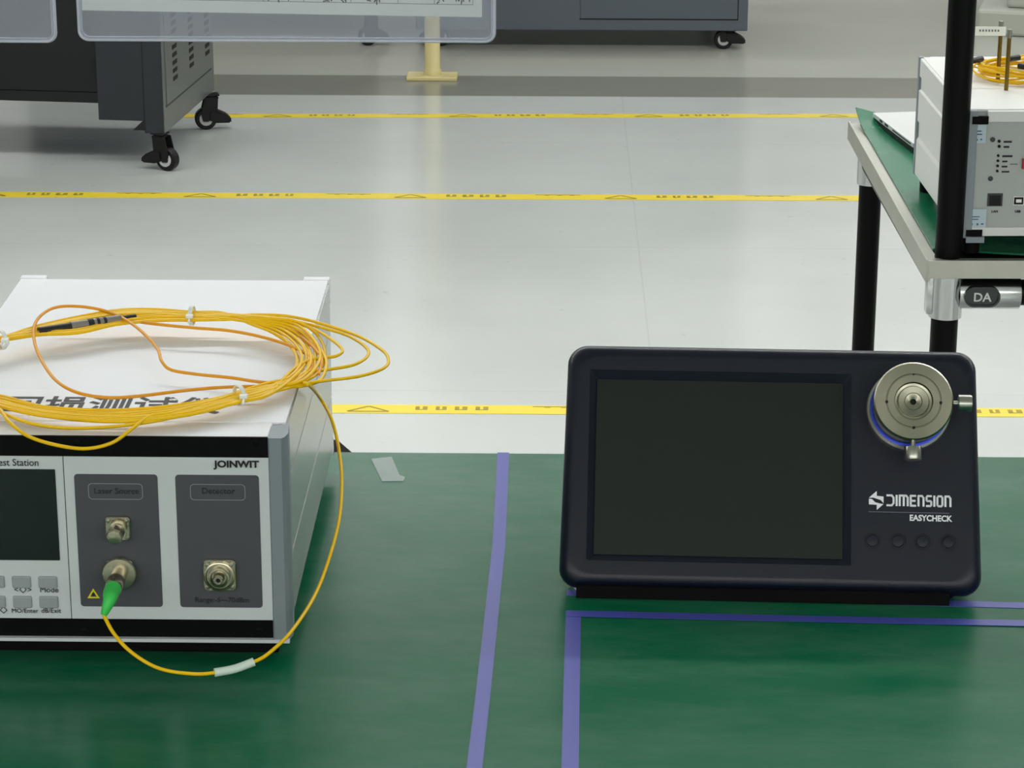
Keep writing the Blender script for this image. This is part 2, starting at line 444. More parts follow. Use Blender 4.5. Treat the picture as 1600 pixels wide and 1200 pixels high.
# mat
bm = newbm(); add_box(bm, (-1.405, 0.03, TZ-0.0025), (1.405, YE, TZ), 0.0008)
tag(obj('bench_mat', bm, 'matgreen'), 'dark green rubber mat covering the foreground workbench', 'mat')

def mat_tape(name, pts, label, wd, zoff=0.0):
    bm = newbm()
    loops0 = []; pts = [Vector(p) for p in pts]
    Lft, Rgt = [], []
    for i, p in enumerate(pts):
        dd = pts[min(i+1, len(pts)-1)] - pts[max(i-1, 0)]; dd.z = 0; dd.normalize()
        n = Vector((-dd.y, dd.x, 0)) * wd/2
        Lft.append(p+n); Rgt.append(p-n)
    z0, z1 = TZ+0.00005+zoff, TZ+0.00035+zoff
    for i in range(len(pts)-1):
        add_loops(bm, [[Vector((p.x, p.y, z)) for p in (Lft[i], Lft[i+1], Rgt[i+1], Rgt[i])] for z in (z0, z1)])
    return tag(obj(name, bm, 'purple'), label, 'tape', 'violet tapes on the bench mat')
Z = lambda x, y: on_z(x, y, TZ+0.0003)
mat_tape('marking_tape', [Z(786.5, 707), Z(779.5, 850), Z(766, 980), Z(753, 1100), Z(737, 1235)],
         'violet tape strip running down the green mat between the two instruments', 0.0092)
mat_tape('marking_tape', [Z(896, 954), Z(893, 1080), Z(890, 1235)],
         'violet tape strip running toward the viewer below the left corner of the navy inspection unit', 0.0102)
mat_tape('marking_tape', [Z(885, 959), Z(1240, 967), Z(1680, 976)],
         'violet tape strip running crosswise just in front of the navy inspection unit', 0.0098, 0.0004)
mat_tape('marking_tape', [Z(885, 926), Z(1240, 936), Z(1680, 948)],
         'violet tape strip running crosswise mostly under the navy inspection unit', 0.0098, 0.0)
# clear tape residue on the mat
bm = newbm()
q = [on_z(x, y, TZ+0.0003) for x, y in ((580, 717), (612, 714), (624, 742), (633, 746), (630, 752), (597, 752), (590, 738))]
add_loops(bm, [q, [p + Vector((0, 0, 0.0002)) for p in q]])
tag(obj('tape_residue', bm, 'scuff'), 'scrap of clear tape left on the green mat near its back edge', 'tape')

# ------------------------------------------------------------------ test station (left instrument)
YF = 1.54
zt = on_y(300, 681, YF).z                    # top of case
xR = on_z(507, 464, zt).x                    # outer face of the right side
xL = on_z(15, 457, zt).x
YB = on_z(300, 437, zt).y                    # rear edge of the top
zb = TZ + 0.0165
pxz = lambda row: on_y(300, row, YF).z
colx0 = on_y(421, 760, YF).x; colx1 = on_y(447, 760, YF).x
T = thing('test_station', 'silver and white optical test instrument with black bezel strips, at left on the green mat', 'instrument',
          ((xL+xR)/2, (YF+YB)/2, TZ))
W0 = colx0 - 0.0  # inner edge of right column
lcol0 = xL + (xR - colx0); lcol1 = xL + (xR - colx1)
# case top and lower tray
bm = newbm()
ysm = on_z(300, 659, zt).y
add_box(bm, (xL+0.001, ysm+0.0006, zt-0.0025), (xR-0.001, YB, zt), 0.0007)
obj('top_cover', bm, 'cover', T, smooth=30)
bm = newbm(); add_box(bm, (lcol0, YF+0.0005, zt-0.006), (colx0, ysm, zt-0.0002), 0.0008); obj('top_trim', bm, 'cover', T, smooth=30)
# sides as extruded profiles with grooves
g1 = on_x(492, 604, xR).z; g2 = on_x(520, 613, xR).z
zbot = on_x(480, 889, xR).z
print('instrument', xL, xR, YF, YB, zt, 'grooves', g1, g2, zbot)
zbot = max(zbot, zb+0.001)
def side(x, s):
    prof = [(x - s*0.004, zt-0.001), (x, zt-0.003)]
    for g in (g1, g2):
        prof += [(x, g+0.0012), (x - s*0.002, g+0.0008), (x - s*0.002, g-0.0008), (x, g-0.0012)]
    prof += [(x, zbot+0.002), (x - s*0.003, zbot), (x - s*0.012, zbot), (x - s*0.012, zt-0.003)]
    b = newbm(); add_prism(b, prof, 1, YF+0.020, YB); obj('side_panel', b, 'sidealu', T)
    b = newbm()
    for g in (g1, g2): add_box(b, (x - s*0.0021, YF+0.02, g-0.0009), (x - s*0.0012, YB-0.001, g+0.0009))
    obj('groove', b, 'groove', T)
side(xR, 1); side(xL, -1)
bm = newbm(); add_box(bm, (xL+0.004, YF+0.012, zb), (xR-0.004, YB-0.003, zt-0.004)); obj('chassis', bm, 'column', T)
# corner columns
def column(x0, x1, nm, s):
    # plan profile from bezel side to outer side
    b = newbm()
    zc0 = pxz(997); zc1 = zt - 0.0
    prof = [(x0, YF+0.02), (x0, YF-0.002), (x0+0.001*s, YF-0.0035), (x1-0.002*s, YF-0.0035), (x1, YF-0.001), (x1+0.0015*s, YF+0.006), (x1+0.0005*s, YF+0.024)]
    add_prism(b, prof, 2, zc0, zc1)
    obj(nm, b, 'column', T)
column(colx0, colx1, 'corner_column', 1); column(lcol0, lcol1, 'corner_column', -1)
def front_box(name, x0, x1, r0, r1, m, dy=0.0, depth=0.004, r=0.0, thick=None, parent=None):
    b = newbm()
    z1, z0 = pxz(r0), pxz(r1)
    if r > 0:
        pr = rr(x1-x0, z1-z0, r, 5, (x0+x1)/2, (z0+z1)/2); add_prism(b, pr, 1, YF-dy-depth, YF-dy)
    else: add_box(b, (x0, YF-dy-depth, z0), (x1, YF-dy, z1))
    return obj(name, b, m, parent or T)
front_box('bezel_strip', lcol0, colx0, 681.5, 713, 'black', 0.0, 0.0015)
front_box('bezel_strip', lcol0, colx0, 966, 994, 'black', 0.0, 0.0015)
front_box('bottom_lip', lcol1, colx1, 994.5, 999.5, 'panel', 0.0, 0.0045)
seam = on_y(106, 838, YF).x
front_box('front_panel', lcol0, seam-0.0003, 713, 966, 'panel', 0.0, 0.002)
front_box('front_panel', seam+0.0003, colx0, 713, 966, 'panel', 0.0, 0.002)
front_box('panel_gap', seam-0.0006, seam+0.0006, 681.5, 994, 'groove', 0.0, 0.0012)
YP = YF - 0.002
fx = lambda x, y: on_y(x, y, YP)
def dec(name, x0, x1, y0, y1, m, r=0.002, th=0.0004, dy=0.002):
    ym = (y0+y1)/2
    a = on_y(x0, ym, YF).x; b_ = on_y(x1, ym, YF).x
    return front_box(name, a, b_, y0, y1, m, dy, th, r)
dec('source_panel', 122, 251, 740, 946.5, 'dkgrey', 0.0022)
dec('detector_panel', 278.5, 408, 740, 946.5, 'dkgrey', 0.0022)
dsp = dec('display', -225, 91, 733, 875, 'lcd', 0.0006, 0.0006)
def outline(x0, x1, y0, y1):
    ym = (y0+y1)/2; a = on_y(x0, ym, YF).x; b_ = on_y(x1, ym, YF).x
    z1, z0 = pxz(y0), pxz(y1); wd, h = b_-a, z1-z0; cx, cz = (a+b_)/2, (z0+z1)/2
    O = rr(wd, h, 0.0025, 5, cx, cz); I = rr(wd-0.0007, h-0.0007, 0.0022, 5, cx, cz)
    b = newbm(); y = YF-0.0027
    A = [b.verts.new((u, y, v)) for u, v in O]; B = [b.verts.new((u, y, v)) for u, v in I]
    for k in range(len(A)): b.faces.new((A[k], A[(k+1) % len(A)], B[(k+1) % len(A)], B[k]))
    obj('label_frame', b, 'greyink', T)
outline(139, 224, 754, 779); outline(298, 384, 754, 779)
def ftext(s, px, py, size, m, name='lettering', align='CENTER', y=None, parent=None, **kw):
    p = on_y(px, py, YF-0.0028 if y is None else y)
    b = text_bm(s, size, 0.0001, align=align, **kw); place(b, p); return obj(name, b, m, parent or T)
ftext('Laser Source', 182, 771.5, 0.0054, 'ink2')
ftext('Detector', 341, 771.5, 0.0056, 'ink2')
ftext('Range:-5~-70dBm', 347, 941, 0.0048, 'ink2')
ftext('Test Station', 61, 728, 0.0066, 'ink', align='RIGHT', sx=0.90)
ftext('JOINWIT', 404.5, 730.5, 0.0062, 'ink', align='RIGHT', bold=0.00022, sx=1.12)
# laser warning sign
bm = newbm()
c = on_y(146, 928, YF-0.0027); s = 0.0040
tri = [(c.x-s, c.z-s*0.75), (c.x+s, c.z-s*0.75), (c.x, c.z+s*0.95)]
tri2 = [(c.x-s*0.52, c.z-s*0.48), (c.x+s*0.52, c.z-s*0.48), (c.x, c.z+s*0.42)]
A = [bm.verts.new((u, c.y, v)) for u, v in tri]; B = [bm.verts.new((u, c.y, v)) for u, v in tri2]
for k in range(3): bm.faces.new((A[k], A[(k+1) % 3], B[(k+1) % 3], B[k]))
obj('warning_sign', bm, mat('warning_yellow', (222, 214, 30), 0.5), T)
bm = newbm(); add_lathe(bm, [(0.0011, 0), (0.0011, 0.0002)], (c.x, c.y, c.z-s*0.08), (0, -1, 0), 12); obj('warning_symbol', bm, 'ink', T)
# buttons
for row, (y0, y1) in enumerate(((900, 919), (931, 950))):
    for x0, x1 in ((-64, -34), (-22, 9), (20, 50), (61, 91)):
        dx = 1.5*row
        ym = (y0+y1)/2
        a = on_y(x0+dx, ym, YF).x; b_ = on_y(x1+dx, ym, YF).x; z1, z0 = pxz(y0), pxz(y1)
        b = newbm()
        add_loops(b, [[(u, YF-0.002, v) for u, v in rr(b_-a, z1-z0, 0.0012, 3, (a+b_)/2, (z0+z1)/2)],
                      [(u, YF-0.0030, v) for u, v in rr(b_-a-0.0006, z1-z0-0.0006, 0.001, 3, (a+b_)/2, (z0+z1)/2)],
                      [(u, YF-0.0034, v) for u, v in rr(b_-a-0.002, z1-z0-0.002, 0.0008, 3, (a+b_)/2, (z0+z1)/2)]])
        obj('button', b, 'button', T)
ftext('<◇>', 36, 925.5, 0.0052, 'ink'); ftext('Mode', 77, 925.5, 0.0052, 'ink')
ftext('/◇', 4, 957.5, 0.0052, 'ink'); ftext('MO/Enter', 39, 957.5, 0.0042, 'ink'); ftext('dB/Exit', 80, 957.5, 0.0044, 'ink')
# screws in the black strips
for (px, py) in ((400, 692), (405, 986), (120, 692), (132, 986)):
    p = on_y(px, py, YF-0.0015); b = newbm(); add_lathe(b, [(0.0019, 0), (0.0019, 0.0004), (0.0014, 0.0007), (0.0007, 0.0007), (0.0006, 0.0002)], p, (0, -1, 0), 16)
    obj('screw', b, 'black', T, smooth=30)
bm = newbm(); add_box(bm, (xL+0.008, YF+0.0135, TZ+0.0003), (xR-0.008, YF+0.03, zb+0.001), 0.001); obj('shade_bar', bm, 'rubber', T)  # added black bar imitates the deep shade under the case front
# feet, rear bumpers
for x in (xL+0.03, xR-0.03):
    for y in (YF+0.03, YB-0.03):
        b = newbm(); add_lathe(b, [(0.009, 0), (0.010, 0.002), (0.008, 0.017)], (x, y, TZ), (0, 0, 1), 20); obj('foot', b, 'rubber', T, smooth=40)
for s, x in ((-1, xL), (1, xR)):
    b = newbm(); add_box(b, (x - (0.0 if s < 0 else 0.020), YB, zt-0.02), (x + (0.020 if s < 0 else 0.0), YB+0.009, zt+0.0005), 0.001); obj('rear_bumper', b, 'cover', T)
    b = newbm(); add_box(b, (x - (0.0 if s < 0 else 0.020), YB, TZ+0.014), (x + (0.020 if s < 0 else 0.0), YB+0.009, TZ+0.035), 0.001); obj('rear_bumper', b, 'cover', T)
# connectors
def flange(px, py, sz, name):
    p = on_y(px, py, YF-0.0024); b = newbm()
    add_loops(b, [[(u, p.y, v) for u, v in rr(sz, sz, sz*0.16, 4, p.x, p.z)], [(u, p.y-0.0024, v) for u, v in rr(sz, sz, sz*0.16, 4, p.x, p.z)],
                  [(u, p.y-0.003, v) for u, v in rr(sz-0.0012, sz-0.0012, sz*0.14, 4, p.x, p.z)]])
    o = obj(name, b, 'nickel', T, smooth=30)
    b = newbm()
    for sx, sz_ in ((-1, 1), (1, 1), (1, -1), (-1, -1)):
        add_lathe(b, [(0.0013, 0), (0.0012, 0.0008), (0.0003, 0.0010)], (p.x+sx*sz*0.36, p.y-0.003, p.z+sz_*sz*0.36), (0, -1, 0), 10)
    obj('flange_screw', b, 'steel2', o, world=False) if False else None
    bmesh.ops.transform(b, matrix=WM[o.name].inverted(), verts=b.verts[:])
    obj('flange_screw', b, 'steel2', o, world=False, smooth=30)
    return p, o
def sub(name, b, m, par, smooth=30):
    bmesh.ops.transform(b, matrix=WM[par.name].inverted(), verts=b.verts[:])
    return obj(name, b, m, par, world=False, smooth=smooth)
p, fo = flange(185, 824, 0.0158, 'laser_port')
b = newbm(); add_lathe(b, [(0.0052, 0.002), (0.0052, 0.004), (0.0044, 0.0042), (0.0044, 0.010)], p, (0, -1, 0), 24); sub('barrel', b, 'nickel', fo)
b = newbm(); add_lathe(b, [(0.0052, 0.009), (0.0055, 0.0095), (0.0055, 0.016), (0.0045, 0.0175), (0.001, 0.018)], p, (0, -1, 0), 8); sub('dust_cap', b, 'nickel', fo, 20)
p, fo = flange(188, 893, 0.0172, 'laser_port')
b = newbm(); add_lathe(b, [(0.0075, 0.0028), (0.0108, 0.003), (0.0110, 0.0045), (0.0104, 0.0055), (0.007, 0.006)], p, (0, -1, 0), 32); sub('guard_ring', b, 'nickel', fo)
b = newbm(); add_lathe(b, [(0.0052, 0.002), (0.0052, 0.016), (0.0058, 0.0165), (0.0058, 0.026), (0.0048, 0.028)], p, (0, -1, 0), 24); sub('barrel', b, 'nickel', fo)
PORT = p
p, fo = flange(344, 897, 0.0212, 'detector_port')
b = newbm(); add_lathe(b, [(0.0098, 0.0025), (0.0098, 0.005), (0.0090, 0.0054), (0.0086, 0.0054), (0.0082, 0.004), (0.0068, 0.004), (0.0066, 0.007), (0.0054, 0.0072), (0.0050, 0.0068),
                           (0.0048, 0.004)], p, (0, -1, 0), 32); sub('barrel', b, 'nickel', fo)
b = newbm(); add_lathe(b, [(0.0034, 0.002), (0.0034, 0.010), (0.0028, 0.0108), (0.0015, 0.0108), (0.0014, 0.008)], p, (0, -1, 0), 20); sub('ferrule_pin', b, 'nickel', fo)
b = newbm(); add_lathe(b, [(0.0014, 0.0090), (0.0014, 0.0111)], p, (0, -1, 0), 12); sub('pin_hole', b, 'darkhole', fo)
# label with characters on top of the case
pc = on_z(160, 646, zt+0.0003)
lb = newbm(); a = on_z(-120, 608, zt).y
add_box(lb, (xL+0.008, on_z(160, 650, zt).y, zt), (on_z(322, 630, zt).x, a, zt+0.0002)); obj('top_label', lb, 'cover', T)
b = text_bm('插回损测试仪', 0.0335, 0.0001, sx=0.865, bold=0.0005); place(b, (on_z(-84, 648, zt).x, on_z(160, 643, zt).y, zt+0.0004), (1, 0, 0), (0, 1, 0)); obj('label_text', b, 'ink', T)

# ------------------------------------------------------------------ patch cord coiled on the station
PC = thing('patch_cord', 'coiled yellow fibre patch cord tied in a ring, lying on top of the test station', 'cable', (on_z(250, 570, zt).x, on_z(250, 570, zt).y, zt))
def W(pts):
    o = []
    for q in pts:
        if len(q) == 3: o.append(on_z(q[0], q[1], zt+0.006+q[2]*0.28))
        else: o.append(on_y(q[0], q[1], YF+q[2]))          # (x, y, dy, 1)
    return o
RF = 0.00112
bm = newbm()
left = [(-62, 610, .012), (-95, 590, .016), (-105, 570, .02), (-80, 550, .026), (-40, 538, .028)]
backP = [(0, 531, .028), (60, 514, .030), (120, 501, .031), (180, 491, .032), (240, 489, .032), (300, 492, .032), (350, 494, .030)]
frontP = [(420, 608, .012), (374, 620, .012), (330, 632, .011), (270, 643, .010), (200, 649, .009), (130, 648, .009), (60, 641, .010), (0, 627, .012)]
rights = [
  [(400, 492, .030), (450, 494, .030), (500, 505, .028), (560, 525, .022), (597, 547, .018), (607, 563, .014), (598, 576, .012), (560, 588, .010), (505, 595, .009), (465, 602, .009)],
  [(400, 494, .030), (445, 499, .030), (500, 511, .026), (545, 525, .022), (573, 544, .018), (573, 558, .014), (552, 570, .012), (515, 577, .010), (480, 582, .009), (450, 594, .009)],
  [(400, 495, .030), (445, 501, .029), (490, 514, .026), (520, 532, .022), (535, 547, .018), (526, 556, .015), (505, 559, .012), (480, 564, .011), (455, 580, .010)],
  [(390, 497, .028), (430, 510, .026), (470, 521, .022), (495, 540, .018), (509, 560, .014), (508, 580, .010), (497, 596, .006), (465, 604, .006)],
  [(390, 499, .028), (425, 512, .024), (460, 530, .018), (482, 550, .012), (492, 566, .008), (486, 582, .006), (460, 596, .006)],
  [(380, 500, .028), (415, 514, .022), (445, 532, .014), (460, 550, .008), (466, 566, .006), (460, 580, .005), (445, 594, .006)],
  [(380, 501, .028), (420, 514, .022), (460, 530, .016), (480, 548, .012), (482, 568, .008), (476, 584, .006), (452, 598, .006)],
  [(385, 496, .028), (430, 507, .024), (470, 527, .018), (498, 548, .014), (503, 570, .010), (490, 588, .008), (455, 600, .007)],
]
def jit(pts, ax, ay, ah, rnd):
    ph = rnd.uniform(0, 6.28); f = rnd.uniform(.3, .9); off = rnd.uniform(-1, 1); off2 = rnd.uniform(-1, 1)
    return [(q[0] + rnd.uniform(-1, 1)*2, q[1] + ay*(0.75*off + 0.35*math.sin(ph + f*i)), q[2] + ah*(off2*0.7 + 0.3*math.cos(ph+f*i))) for i, q in enumerate(pts)]
rnd = random.Random(11)
def bk(k):
    low = [0, 8, 17, 13, 8, 4, 2] if k % 2 else [0, 0, 0, 0, 0, 0, 0]
    return [(q[0], q[1]+d_, q[2] - d_*0.0004) for q, d_ in zip(backP, low)]
for k, R_ in enumerate(rights):
    ctrl = jit(left, 8, 7, .002, rnd) + jit(bk(k), 0, 4.5, .003, rnd) + [(q[0], q[1], q[2]) for q in R_] + jit(frontP, 0, 9.0, .003, rnd)
    add_tube(bm, crom(W(ctrl), 7, True), RF, 7, closed=True)
# two extra back/front runs
for k in range(7):
    ctrl = jit(left, 8, 7, .002, rnd) + jit(bk(k), 0, 5.5, .003, rnd) + [(392+3*k, 506-1.6*k, .028+.003*k), (430+6*k, 521-3.0*k, .022+.004*k), (456+7.5*k, 541-1.5*k+2*math.sin(3*k), .012+.006*(k % 3)), (464+7*k, 566+2*math.cos(2*k), .006+.008*(k % 2)), (446+5*k, 589+1.2*k, .006+.006*(k % 3))] + jit(frontP, 0, 11.0, .003, rnd)
    add_tube(bm, crom(W(ctrl), 7, True), RF, 7, closed=True)
# loops sagging over the front edge
ctrl = [(300, 637, .012), (262, 646, .014), (235, 650, .014), (205, 671, -.006, 1), (175, 692, -.010, 1), (135, 701, -.012, 1), (90, 696, -.012, 1), (45, 682, -.008, 1), (15, 660, .002, 1), (0, 640, .016), (-30, 622, .02), (-80, 600, .02), (-100, 570, .022), (-50, 542, .026), (20, 524, .028), (100, 505, .030)]
add_tube(bm, crom(W(ctrl), 7), RF*1.05, 7)
ctrl = [(330, 630, .012), (270, 652, .008), (200, 664, .004), (120, 669, .003), (60, 664, .004), (15, 650, .008), (-40, 622, .016), (-90, 590, .02), (-90, 565, .022), (-30, 540, .026), (60, 516, .028)]
add_tube(bm, crom(W(ctrl), 7), RF, 7)
obj('fibre_coil', bm, 'fibre', PC, smooth=60)
# looser amber-looking strands
bm = newbm()
ctrl = [(470, 600, .010), (420, 603, .010), (350, 605, .010), (290, 610, .010), (215, 619, .011), (165, 621, .012), (120, 613, .016), (88, 595, .024), (66, 565, .032), (54, 535, .038), (54, 508, .040), (70, 488, .042), (95, 479, .042), (135, 480, .040), (175, 489, .038),
        (205, 505, .036), (232, 528, .032), (247, 547, .028), (253, 565, .018), (268, 578, .008), (310, 585, .006), (360, 590, .008), (400, 596, .008), (450, 601, .008)]
add_tube(bm, crom(W(ctrl), 7), RF, 7)
ctrl = [(150, 492, .03), (190, 499, .028), (240, 506, .026), (300, 512, .024), (360, 517, .022), (415, 528, .018), (460, 543, .014), (485, 560, .010), (482, 582, .006), (440, 600, .006), (380, 616, .008)]
add_tube(bm, crom(W(ctrl), 7), RF, 7)
ctrl = [(405, 503, .028), (450, 512, .024), (478, 532, .02), (495, 548, .016), (503, 562, .012), (498, 585, .01)]
add_tube(bm, crom(W(ctrl), 7), RF, 7)
obj('loose_loop', bm, 'fibreo', PC, smooth=60)
# lead that drops to the green plug
bp1 = PORT + Vector((0, -0.027, 0))
lead = W([(400, 606, .010), (440, 601, .010), (470, 598, .010), (484, 603, .009)]) + W([(500, 622, .175, 1), (518, 655, .165, 1), (529, 700, .145, 1), (534, 750, .115, 1), (530, 810, .08, 1), (515, 870, .045, 1), (492, 930, .01, 1), (458, 983, -.03, 1), (428, 1014, -.05, 1), (397, 1034, -.062, 1)])
end = W([(335, 1051, -.07, 1), (290, 1052, -.072, 1), (245, 1043, -.070, 1), (205, 1019, -.066, 1), (178, 990, -.058, 1), (162, 961, -.048, 1)])
bm = newbm(); add_tube(bm, crom(lead + end, 8), RF*1.05, 8); obj('fibre_lead', bm, 'fibre', PC, smooth=60)
bm = newbm(); add_tube(bm, crom([lead[-1], (lead[-1]+end[0])/2 + Vector((0, 0, -0.0012)), end[0]], 6), RF*2.4, 10); tag(obj('splice_sleeve', bm, 'sleeve', PC, smooth=60), 'white sleeve on the lead', None)
bt = crom([bp1, bp1 + Vector((-0.0005, -0.006, -0.001)), on_y(171, 938, YF-.044), end[-1]], 6)
nb = len(bt); bm = newbm(); add_tube(bm, bt, [0.0052*(1-(i/(nb-1))) + 0.0019*(i/(nb-1)) + 0.0012*math.sin(math.pi*i/(nb-1)) for i in range(nb)], 20)
tag(obj('plug_boot', bm, 'bootgreen', PC, smooth=60), 'bright green boot at the plug', None)
# dark connector held in the back of the coil
def seg(p0, p1, r, m, nm, par=PC, n=14):
    b = newbm(); add_tube(b, [p0, p1], r, n); return obj(nm, b, m, par, smooth=50)
c0 = on_z(60, 518, zt+.0145); c1 = on_z(212, 496, zt+.0145)
L_ = lambda f: c0.lerp(c1, f)
seg(L_(0), L_(.33), .0030, 'plugblk', 'plug_tail'); seg(L_(.33), L_(.84), .0036, 'plugcl', 'plug_body'); seg(L_(.84), L_(1.0), .0026, 'plugblk', 'plug_tail')
for f0, f1 in ((.5, .56), (.59, .62), (.66, .69)):
    seg(L_(f0), L_(f1), .0037, 'ink', 'plug_print')
# cable ties
def tie(px, py, h, dx, dy, rr_=0.0062, tail=0.012):
    c_ = on_z(px, py, zt+h); d = (on_z(px+dx, py+dy, zt+h) - c_).normalized(); a, b_ = frame(d)
    bm = newbm(); lo = []
    for (rad, tt) in ((rr_, -.0014), (rr_+.0008, -.0014), (rr_+.0008, .0014), (rr_, .0014)):
        lo.append([c_ + d*tt + (a*math.cos(2*math.pi*k/20)*0.85 + b_*math.sin(2*math.pi*k/20))*rad for k in range(20)])
    lo.append(lo[0]); add_loops(bm, lo, False, False)
    e = c_ - a*0.85*rr_*(1 if a.y > 0 else -1)
    q = e + Vector((0, -0.002, 0))
    add_box(bm, (q.x-.0025, q.y-.003, q.z-.002), (q.x+.0025, q.y+.002, q.z+.003), 0.0006)
    add_tube(bm, [q, q+Vector((0.001, -tail, 0.001))], 0.0009, 6)
    obj('cable_tie', bm, 'tie', PC, smooth=40)
tie(300, 493, .0145, 20, 1); tie(2, 531, .0140, 20, -5); tie(374, 618, .0100, 20, -5); tie(-80, 600, .0110, 10, 8)

# ------------------------------------------------------------------ navy inspection unit
TILT = math.radians(29)
dl = on_z(900, 922, TZ)
DR = Matrix.Rotation(math.radians(-2.0), 3, 'Z') @ Matrix.Rotation(math.pi/2 - TILT, 3, 'X')
base = on_z(1203, 923, TZ+0.009)
D = thing('inspection_unit', 'navy blue inspection unit with a large dark screen and round steel adapter', 'instrument',
          (base.x, base.y, TZ+0.009), DR)
DW, DH = 0.2835, 0.1685
def dpt(u, v, w_): return (u*(1 - 0.085*(v/DH - 0.5)*0.28), v, w_)
def dl_(px, py):   # measured point on the face -> local u, v
    # face plane through the unit's local z = 0
    o = D.matrix_world if False else WM[D.name]
    n = (o.to_3x3() @ Vector((0, 0, 1))); p0 = o @ Vector((0, 0, 0))
    d = ray(px, py); t_ = (p0 - CP).dot(n) / d.dot(n)
    q = o.inverted() @ (CP + d*t_); return q.x, q.y
print('unit corners', dl_(880, 700), dl_(1527, 700), dl_(1200, 545), dl_(1200, 920))
bm = newbm()
K = 8
def ring(inset, w_, r, cx=0, cy=None, wd=None, h=None):
    cy = DH/2 if cy is None else cy
    wd = (DW if wd is None else wd) - 2*inset; h = (DH if h is None else h) - 2*inset
    return [dpt(u, v, w_) for u, v in rr(wd, h, r, K, cx, cy)]
su0, sv1 = dl_(922, 577); su1, sv0 = dl_(1330, 884)
iu0, iv1 = dl_(933, 591); iu1, iv0 = dl_(1317, 873)
scx, scy, sw, sh = (su0+su1)/2, (sv0+sv1)/2, su1-su0, sv1-sv0
icx, icy, iw, ih = (iu0+iu1)/2, (iv0+iv1)/2, iu1-iu0, iv1-iv0
def wring(inset, w_, r):
    vb = max(0, -(w_+0.0095))*0.56 + inset; vt = DH - inset
    return ring(0, w_, r, 0, (vb+vt)/2, DW-2*inset, vt-vb)
loops = [wring(0.012, -0.052, 0.006), wring(0.006, -0.049, 0.010), wring(0.0022, -0.040, 0.012), wring(0.0008, -0.020, 0.013)]
for i in range(0, 7):
    a = math.radians(90*i/6)
    loops.append(ring(0.0085*(1-math.cos(a)), -0.0095 + 0.0095*math.sin(a), 0.0135))
loops.append(ring(0.0093, 0.0, 0.0135))
loops.append([(u, v, 0.0) for u, v in rr(sw, sh, 0.0004, K, scx, scy)])
loops.append([(u, v, -0.0042) for u, v in rr(iw, ih, 0.0004, K, icx, icy)])
add_loops(bm, loops)
obj('housing', bm, 'navy', D, world=False, smooth=17)
bm = newbm(); add_box(bm, (icx-iw/2, icy-ih/2, -0.0041), (icx+iw/2, icy+ih/2, -0.0036)); obj('screen', bm, 'screen', D, world=False)
# raised lip line round the face: thin bead along left and right
# adapter
au, av = dl_(1419, 641)
def dev_lathe(name, prof, m, u=au, v=av, n=64, par=D):
    b = newbm(); add_lathe(b, [(r, z) for r, z in prof], (0, 0, 0), (0, 0, 1), n)
    o = obj(name, b, m, None, smooth=28)
    o.parent = par; o.location = (u, v, 0); return o
dev_lathe('adapter_base', [(0.0284, -0.001), (0.0286, 0.0008), (0.0286, 0.0035), (0.0280, 0.0042), (0.027, 0.0042)], 'steel2')
dev_lathe('adapter_ring', [(0.0266, 0.003), (0.0266, 0.0086), (0.0262, 0.009), (0.0235, 0.009)], 'deepblue')
dev_lathe('blue_ring', [(0.0258, 0.0086), (0.0267, 0.0088), (0.0267, 0.0096), (0.0258, 0.0098)], 'blue')
dev_lathe('adapter_collar', [(0.0250, 0.009), (0.0250, 0.0135), (0.024, 0.014)], 'deepblue')
dev_lathe('adapter_neck', [(0.0205, 0.010), (0.0205, 0.0262)], 'navy')
cw = 0.036
cap = dev_lathe('adapter_cap', [(0.0235, cw-0.0105), (0.0262, cw-0.0095), (0.0265, cw-0.0075), (0.0265, cw-0.001), (0.0256, cw), (0.0186, cw), (0.0183, cw-0.0006), (0.0179, cw-0.0006), (0.0176, cw),
                       (0.0130, cw-0.0002), (0.0124, cw-0.0026), (0.0108, cw-0.0030), (0.0104, cw-0.0028), (0.0101, cw-0.0014), (0.0060, cw-0.0020), (0.0056, cw-0.0026), (0.0022, cw-0.0034), (0.0015, cw-0.0040), (0.0012, cw-0.0052)], 'steel', n=72)
b = newbm()
for (dx, dy, r) in ((0, 0, .0014), (-.0180, -.001, .0010), (.0180, -.001, .0010), (0, -.0182, .0010), (0, .0180, .0006)):
    zz = cw-0.0040 if dx == 0 and dy == 0 else cw-0.0006
    add_lathe(b, [(r, zz), (r, zz+0.0009)], (dx, dy, 0), (0, 0, 1), 14)
ho = obj('cap_hole', b, 'darkhole', None); ho.parent = D; ho.location = (au, av, 0)
for (ax, nm) in (((1, 0), 'right'), ((0, -1), 'lower')):
    b = newbm(); d = Vector((ax[0], ax[1], 0)); o0 = Vector((0, 0, cw-0.006))
    add_lathe(b, [(0.0016, 0.026), (0.0016, 0.0302), (0.0056, 0.0304), (0.0058, 0.0308), (0.0058, 0.0382), (0.0054, 0.0392), (0.002, 0.0392)], o0, d, 28)
    o = obj('thumb_screw', b, 'steel2', None, smooth=30); o.parent = D; o.location = (au, av, 0)
# buttons
for px in (1363, 1403, 1441.5, 1482):
    u, v = dl_(px, 845 + (px-1363)*0.02)
    dev_lathe('button', [(0.0056, -0.0004), (0.0056, 0.0003), (0.0050, 0.0003), (0.0049, -0.0002)], 'darkhole', u, v, 28)
    o = dev_lathe('button_cap', [(0.0042, -0.0004), (0.0042, 0.0009), (0.0036, 0.0013), (0.0008, 0.0015)], 'navy', u, v, 28)
